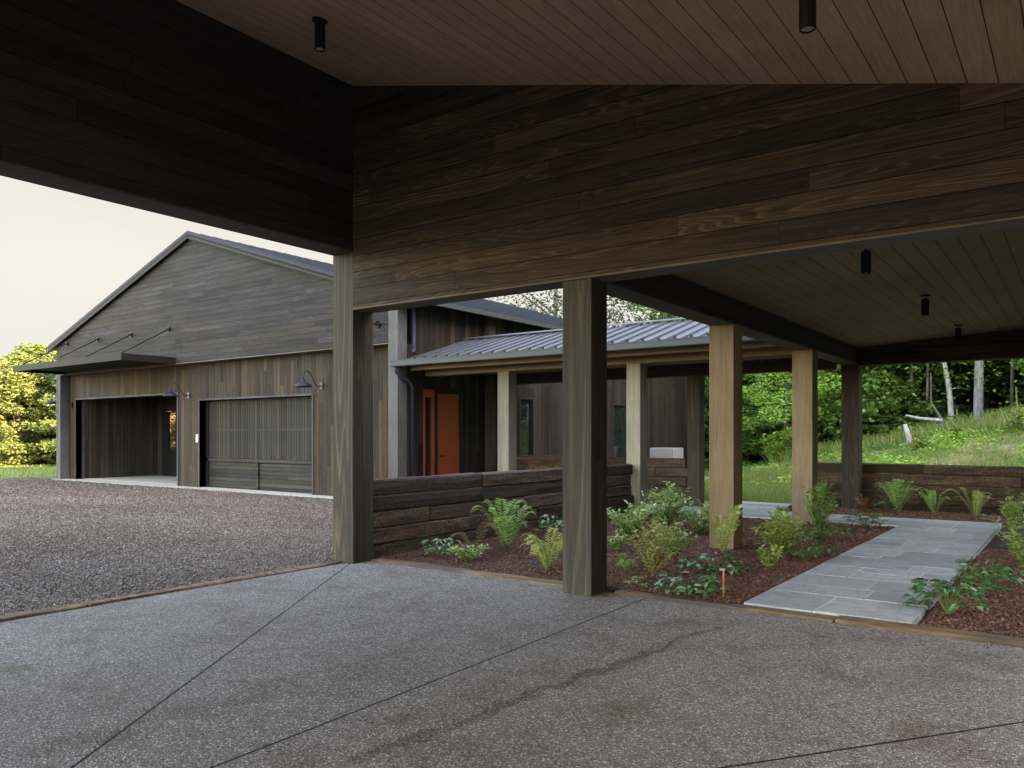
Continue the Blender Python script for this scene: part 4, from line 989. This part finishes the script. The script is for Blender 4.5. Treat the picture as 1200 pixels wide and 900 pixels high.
# dead limb and snag
zf = T(-4.4, 29)
dl = empty('fallen_limb', (-4.4, 29, zf), 'pale dead limb propped on a broken snag left of the white tree', 'fallen branch')
MB().tube([(-4.78, 29.2, 2.20), (-4.4, 29.1, 2.10), (-4.0, 29, 2.05), (-3.66, 29, 2.02)], [.03, .045, .05, .06], 8).build('limb', M['bark_pale'], dl)
MB().tube([(-3.45, 29, T(-3.45, 29) - .2), (-3.6, 29, 1.75), (-3.72, 29, 2.1), (-4.0, 29.05, 2.6), (-4.02, 29.1, 3.6)], [.07, .06, .045, .03, .012], 8).build('snag', M['bark'], dl)
st_ = bare_trunk('tree_stump', [(-4.45, 28, T(-4.45, 28) - .2), (-4.5, 28, 1.5), (-4.62, 28, 1.88)], [.10, .085, .06], M['bark_pale'], 'short pale snag standing on the grassy bank below the dead limb', 'stump')

# mullein spikes on the bank
for i, (x, y, h, lb) in enumerate(((-3.05, 27.2, 1.0, 'tall weed spike in front of the gap between white and grey trunks'), (-3.95, 26.5, .6, 'short weed spike below the white barked tree'),
                                   (-1.55, 27.5, 1.35, 'tallest weed spike on the bank right of the grey trunk'), (-1.15, 27.0, 1.1, 'leafy weed spike near the right edge of the bank'))):
    z = T(x, y); root = empty('weed_spike', (x, y, z), lb, 'weed', 'tall weeds on the bank')
    MB().tube([(x, y, z - .05), (x + .02, y, z + h * .6), (x - .01, y, z + h)], [.025, .022, .012], 6).build('stem', M['leaf_bright'] if i == 3 else M['stem'], root)
    r = np.random.default_rng(50 + i); n = 60; t = r.uniform(0, 1, n) ** 1.6; a = r.uniform(0, 6.28, n)
    P = np.stack([np.zeros(n), np.zeros(n), t * h * .95], 1); D = np.stack([np.cos(a), np.sin(a), r.uniform(.1, .9, n)], 1)
    V, F = leafset(P, D, np.array([[0, 0, 1.]]) + r.normal(0, .2, (n, 3)), (.34 * (1 - t) + .05), (.10 * (1 - t) + .03), .2, .3)
    npmesh('foliage', V, F, M['weeds'], root)

# golden trees at the left
GG = 'golden trees beyond the gravel court'
M['leaf_orange'] = island_mat('orange_tinged_leaves', [(0, (0.081, 0.09927, 0.0207)), (.4, (0.2025, 0.1805, 0.05175)), (.8, (0.3078, 0.2256, 0.0828)), (1, (0.3645, 0.2076, 0.1242))], .6, .3, hue=.05)
protoG = [tree_proto('golden_tree', 9.0, 3.6, .1, 26000, .25, M['leaf_gold'], M['bark'], 201, .12, 110, label='sunlit yellow green tree beyond the gravel court', group=GG),
          tree_proto('golden_tree', 7.5, 3.2, .1, 24000, .24, M['leaf_orange'], M['bark'], 202, .11, 100, label='sunlit yellow green tree beyond the gravel court', group=GG)]
usedG = [False] * 2
rr = random.Random(11)
f0 = (-math.sin(R(35.93)), math.cos(R(35.93))); r0 = (math.cos(R(35.93)), math.sin(R(35.93)))
for row, (d, n) in enumerate(((42, 9), (48, 10), (56, 11), (68, 12))):
    for k in range(n):
        lat = (-.80 + .38 * k / (n - 1) + rr.uniform(-.01, .01)) * d
        dd = d + rr.uniform(-2, 2)
        x = f0[0] * dd + r0[0] * lat; y = f0[1] * dd + r0[1] * lat
        place(protoG, usedG, rr.choice((0, 1)), x, y, rr.uniform(0, 6.28), rr.uniform(.55, .74) * (.66 + .0095 * d))
# airy tree behind the porch roof
airy = tree_proto('airy_tree', 12.5, 5.2, 5.0, 5200, .17, M['leaf_thin'], M['bark'], 301, .2, 60, label='tree with open sparse branches rising behind the metal porch roof', group=None)
airy.location = (-22.5, 35, 0); airy.scale = (1.0, 1.0, 1.0)
copytree(airy, (-16.6, 36, 0), 2.0, (.85, .85, .85), 'sparse tree just behind the porch roof, right of the second post')

# ------------------------------------------------------------------ grass
def blades(n, x0, x1, y0, y1, h0, h1, mat, name, cond=None, w=.012, pat=None):
    x = rng.uniform(x0, x1, n); y = rng.uniform(y0, y1, n)
    if cond is not None: k = cond(x, y); x, y = x[k], y[k]
    n = len(x); z = terrain(x, y) - .01
    a = rng.uniform(0, 2 * np.pi, n); h = rng.uniform(h0, h1, n); ln = rng.normal(0, .35, (n, 2)) * h[:, None]
    B = np.stack([x, y, z], 1); s = np.stack([np.cos(a), np.sin(a), np.zeros(n)], 1) * (w * (h / h1) ** .3)[:, None]
    tip = B + np.stack([ln[:, 0], ln[:, 1], h], 1)
    V = np.stack([B - s, B + s, tip], 1).reshape(-1, 3); F = np.arange(3 * n).reshape(n, 3)
    return V, F
def patchy(x, y): return (np.sin(x * 1.3 + 2 * np.sin(y * .6)) + np.sin(y * 1.7 + x * .6) + rng.normal(0, .5, len(x))) > -.9
V, F = cat([blades(70000, -9.5, -3.5, 17.75, 27, .05, .12, None, '', None, .010),
            blades(40000, -17, -3, 25, 34, .06, .16, None, '', patchy, .014),
            blades(30000, -46, -29.5, 4, 30, .06, .16, None, '', None, .02)])
tag(npmesh('grass', V, F, M['grass']), kind='stuff')
V, F = cat([blades(65000, -8.5, 4, 18.5, 33, .05, .2, None, '', lambda x, y: patchy(x, y) & (terrain(x, y) > .2), .011),
            blades(16000, -9, 3, 28, 34, .2, .6, None, '', None, .022)])
tag(npmesh('bank_weeds', V, F, M['weeds']), kind='stuff')
# leafy ground growth on the bank and wood edge
n = 26000
x = rng.uniform(-20, 5, n); y = rng.uniform(27.5, 40, n); k = (terrain(x, y) > .1); x, y = x[k], y[k]; n = len(x)
hh = .15 + .5 * (np.sin(x * 1.1) * np.sin(y * .9 + x * .4) * .5 + .5) * (y > 30)
P = np.stack([x, y, terrain(x, y) + rng.uniform(0, 1, n) * hh], 1); a = rng.uniform(0, 6.28, n)
V, F = diamonds(P, np.stack([np.cos(a), np.sin(a), rng.uniform(-.3, .5, n)], 1), np.array([[0, 0, 1.]]) + rng.normal(0, .5, (n, 3)), rng.uniform(.1, .22, n), rng.uniform(.05, .12, n))
tag(npmesh('undergrowth', V, F, M['leaf_forest']), kind='stuff')
n = 30000
x = rng.uniform(-9, 4, n); y = rng.uniform(22, 31.5, n)
k = (np.sin(x * 1.7 + 1.2 * np.sin(y)) * np.sin(y * 1.3 + x * .5) + rng.normal(0, .35, n) + (x + 5) * .07) > .35; x, y = x[k], y[k]; n = len(x)
hh = .12 + .38 * (np.sin(x * 2.1 + y) * .5 + .5) * sstep(x, -9, 0)
P = np.stack([x, y, terrain(x, y) + rng.uniform(0, 1, n) * hh], 1); a = rng.uniform(0, 6.28, n)
V, F = diamonds(P, np.stack([np.cos(a), np.sin(a), rng.uniform(-.1, .9, n)], 1), np.array([[0, 0, .8]]) + rng.normal(0, .6, (n, 3)), rng.uniform(.07, .2, n), rng.uniform(.03, .07, n))
tag(npmesh('broadleaf_weeds', V, F, M['leaf_bright']), kind='stuff')

# ------------------------------------------------------------------ light
EL, AZ = R(19.4), R(9)      # azimuth measured from +x towards +y
S = Vector((math.cos(EL) * math.cos(AZ), math.cos(EL) * math.sin(AZ), math.sin(EL)))
sun = bpy.data.lights.new('sun', 'SUN'); sun.energy = 3.6; sun.angle = R(.6); sun.color = (1, .90, .74)
so = bpy.data.objects.new('sun', sun); so.rotation_euler = (-S).to_track_quat('-Z', 'Y').to_euler(); COL.objects.link(so)
W = bpy.data.worlds.new('World'); SC.world = W; W.use_nodes = True; nt = W.node_tree; nt.nodes.clear()
sky = nt.nodes.new('ShaderNodeTexSky'); sky.sky_type = 'NISHITA'; sky.sun_disc = False; sky.sun_elevation = EL; sky.sun_rotation = math.pi / 2 - AZ
sky.air_density = 1.0; sky.dust_density = 1.2; sky.ozone_density = 1.0
bg = nt.nodes.new('ShaderNodeBackground'); bg.inputs[1].default_value = .15
ow = nt.nodes.new('ShaderNodeOutputWorld'); 
tcw = nd(nt, 'ShaderNodeTexCoord').outputs['Generated']
_, yw, zz = nd(nt, 'ShaderNodeSeparateXYZ', {0: tcw}).outputs
cl = noise(nt, nd(nt, 'ShaderNodeMapping', {'Vector': tcw, 'Scale': (1.2, 1.2, 4.5)}).outputs[0], 1.6, 5, .55).outputs[0]
CAPC = (.475, .580, .690)
lay = mixc(nt, ramp(nt, cl, [(.35, 0), (.65, 1)]), tuple(c_ * .93 for c_ in CAPC), CAPC)   # thin even cloud low in the sky
low = nd(nt, 'ShaderNodeVectorMath', {0: sky.outputs[0], 1: lay}, operation='MINIMUM').outputs[0]
up = nd(nt, 'ShaderNodeMapRange', {0: zz, 1: .42, 2: .68}, interpolation_type='SMOOTHSTEP').outputs[0]
south = nd(nt, 'ShaderNodeMapRange', {0: yw, 1: .0, 2: -.3}, interpolation_type='SMOOTHSTEP').outputs[0]
hi = nd(nt, 'ShaderNodeVectorMath', {0: sky.outputs[0], 3: 1.35}, operation='SCALE').outputs[0]   # brighter overhead and behind the camera
skc = mixc(nt, mth(nt, 'MAXIMUM', up, south), low, hi)
nt.links.new(skc, bg.inputs[0]); nt.links.new(bg.outputs[0], ow.inputs[0])

# ------------------------------------------------------------------ camera & render settings
cam = bpy.data.cameras.new('camera'); co = bpy.data.objects.new('camera', cam); COL.objects.link(co)
co.location = (0, 0, 1.5); co.rotation_euler = (R(90), 0, R(35.931))
cam.sensor_width = 36; cam.lens = 27.611; cam.shift_y = .05083; cam.clip_start = .05; cam.clip_end = 1200
SC.camera = co
vs = SC.view_settings; vs.view_transform = 'Standard'; vs.look = 'None'; vs.exposure = 3.4; vs.use_white_balance = True; vs.white_balance_temperature = 9500; vs.white_balance_tint = 18; vs.gamma = 1; vs.use_curve_mapping = False
cy = SC.cycles; cy.use_denoising = True; cy.max_bounces = 9; cy.diffuse_bounces = 6; cy.glossy_bounces = 3; cy.transmission_bounces = 4; cy.transparent_max_bounces = 8
cy.sample_clamp_indirect = 8; cy.caustics_reflective = False; cy.caustics_refractive = False
for o in list(bpy.data.objects):
    if '_org' in o: del o['_org']
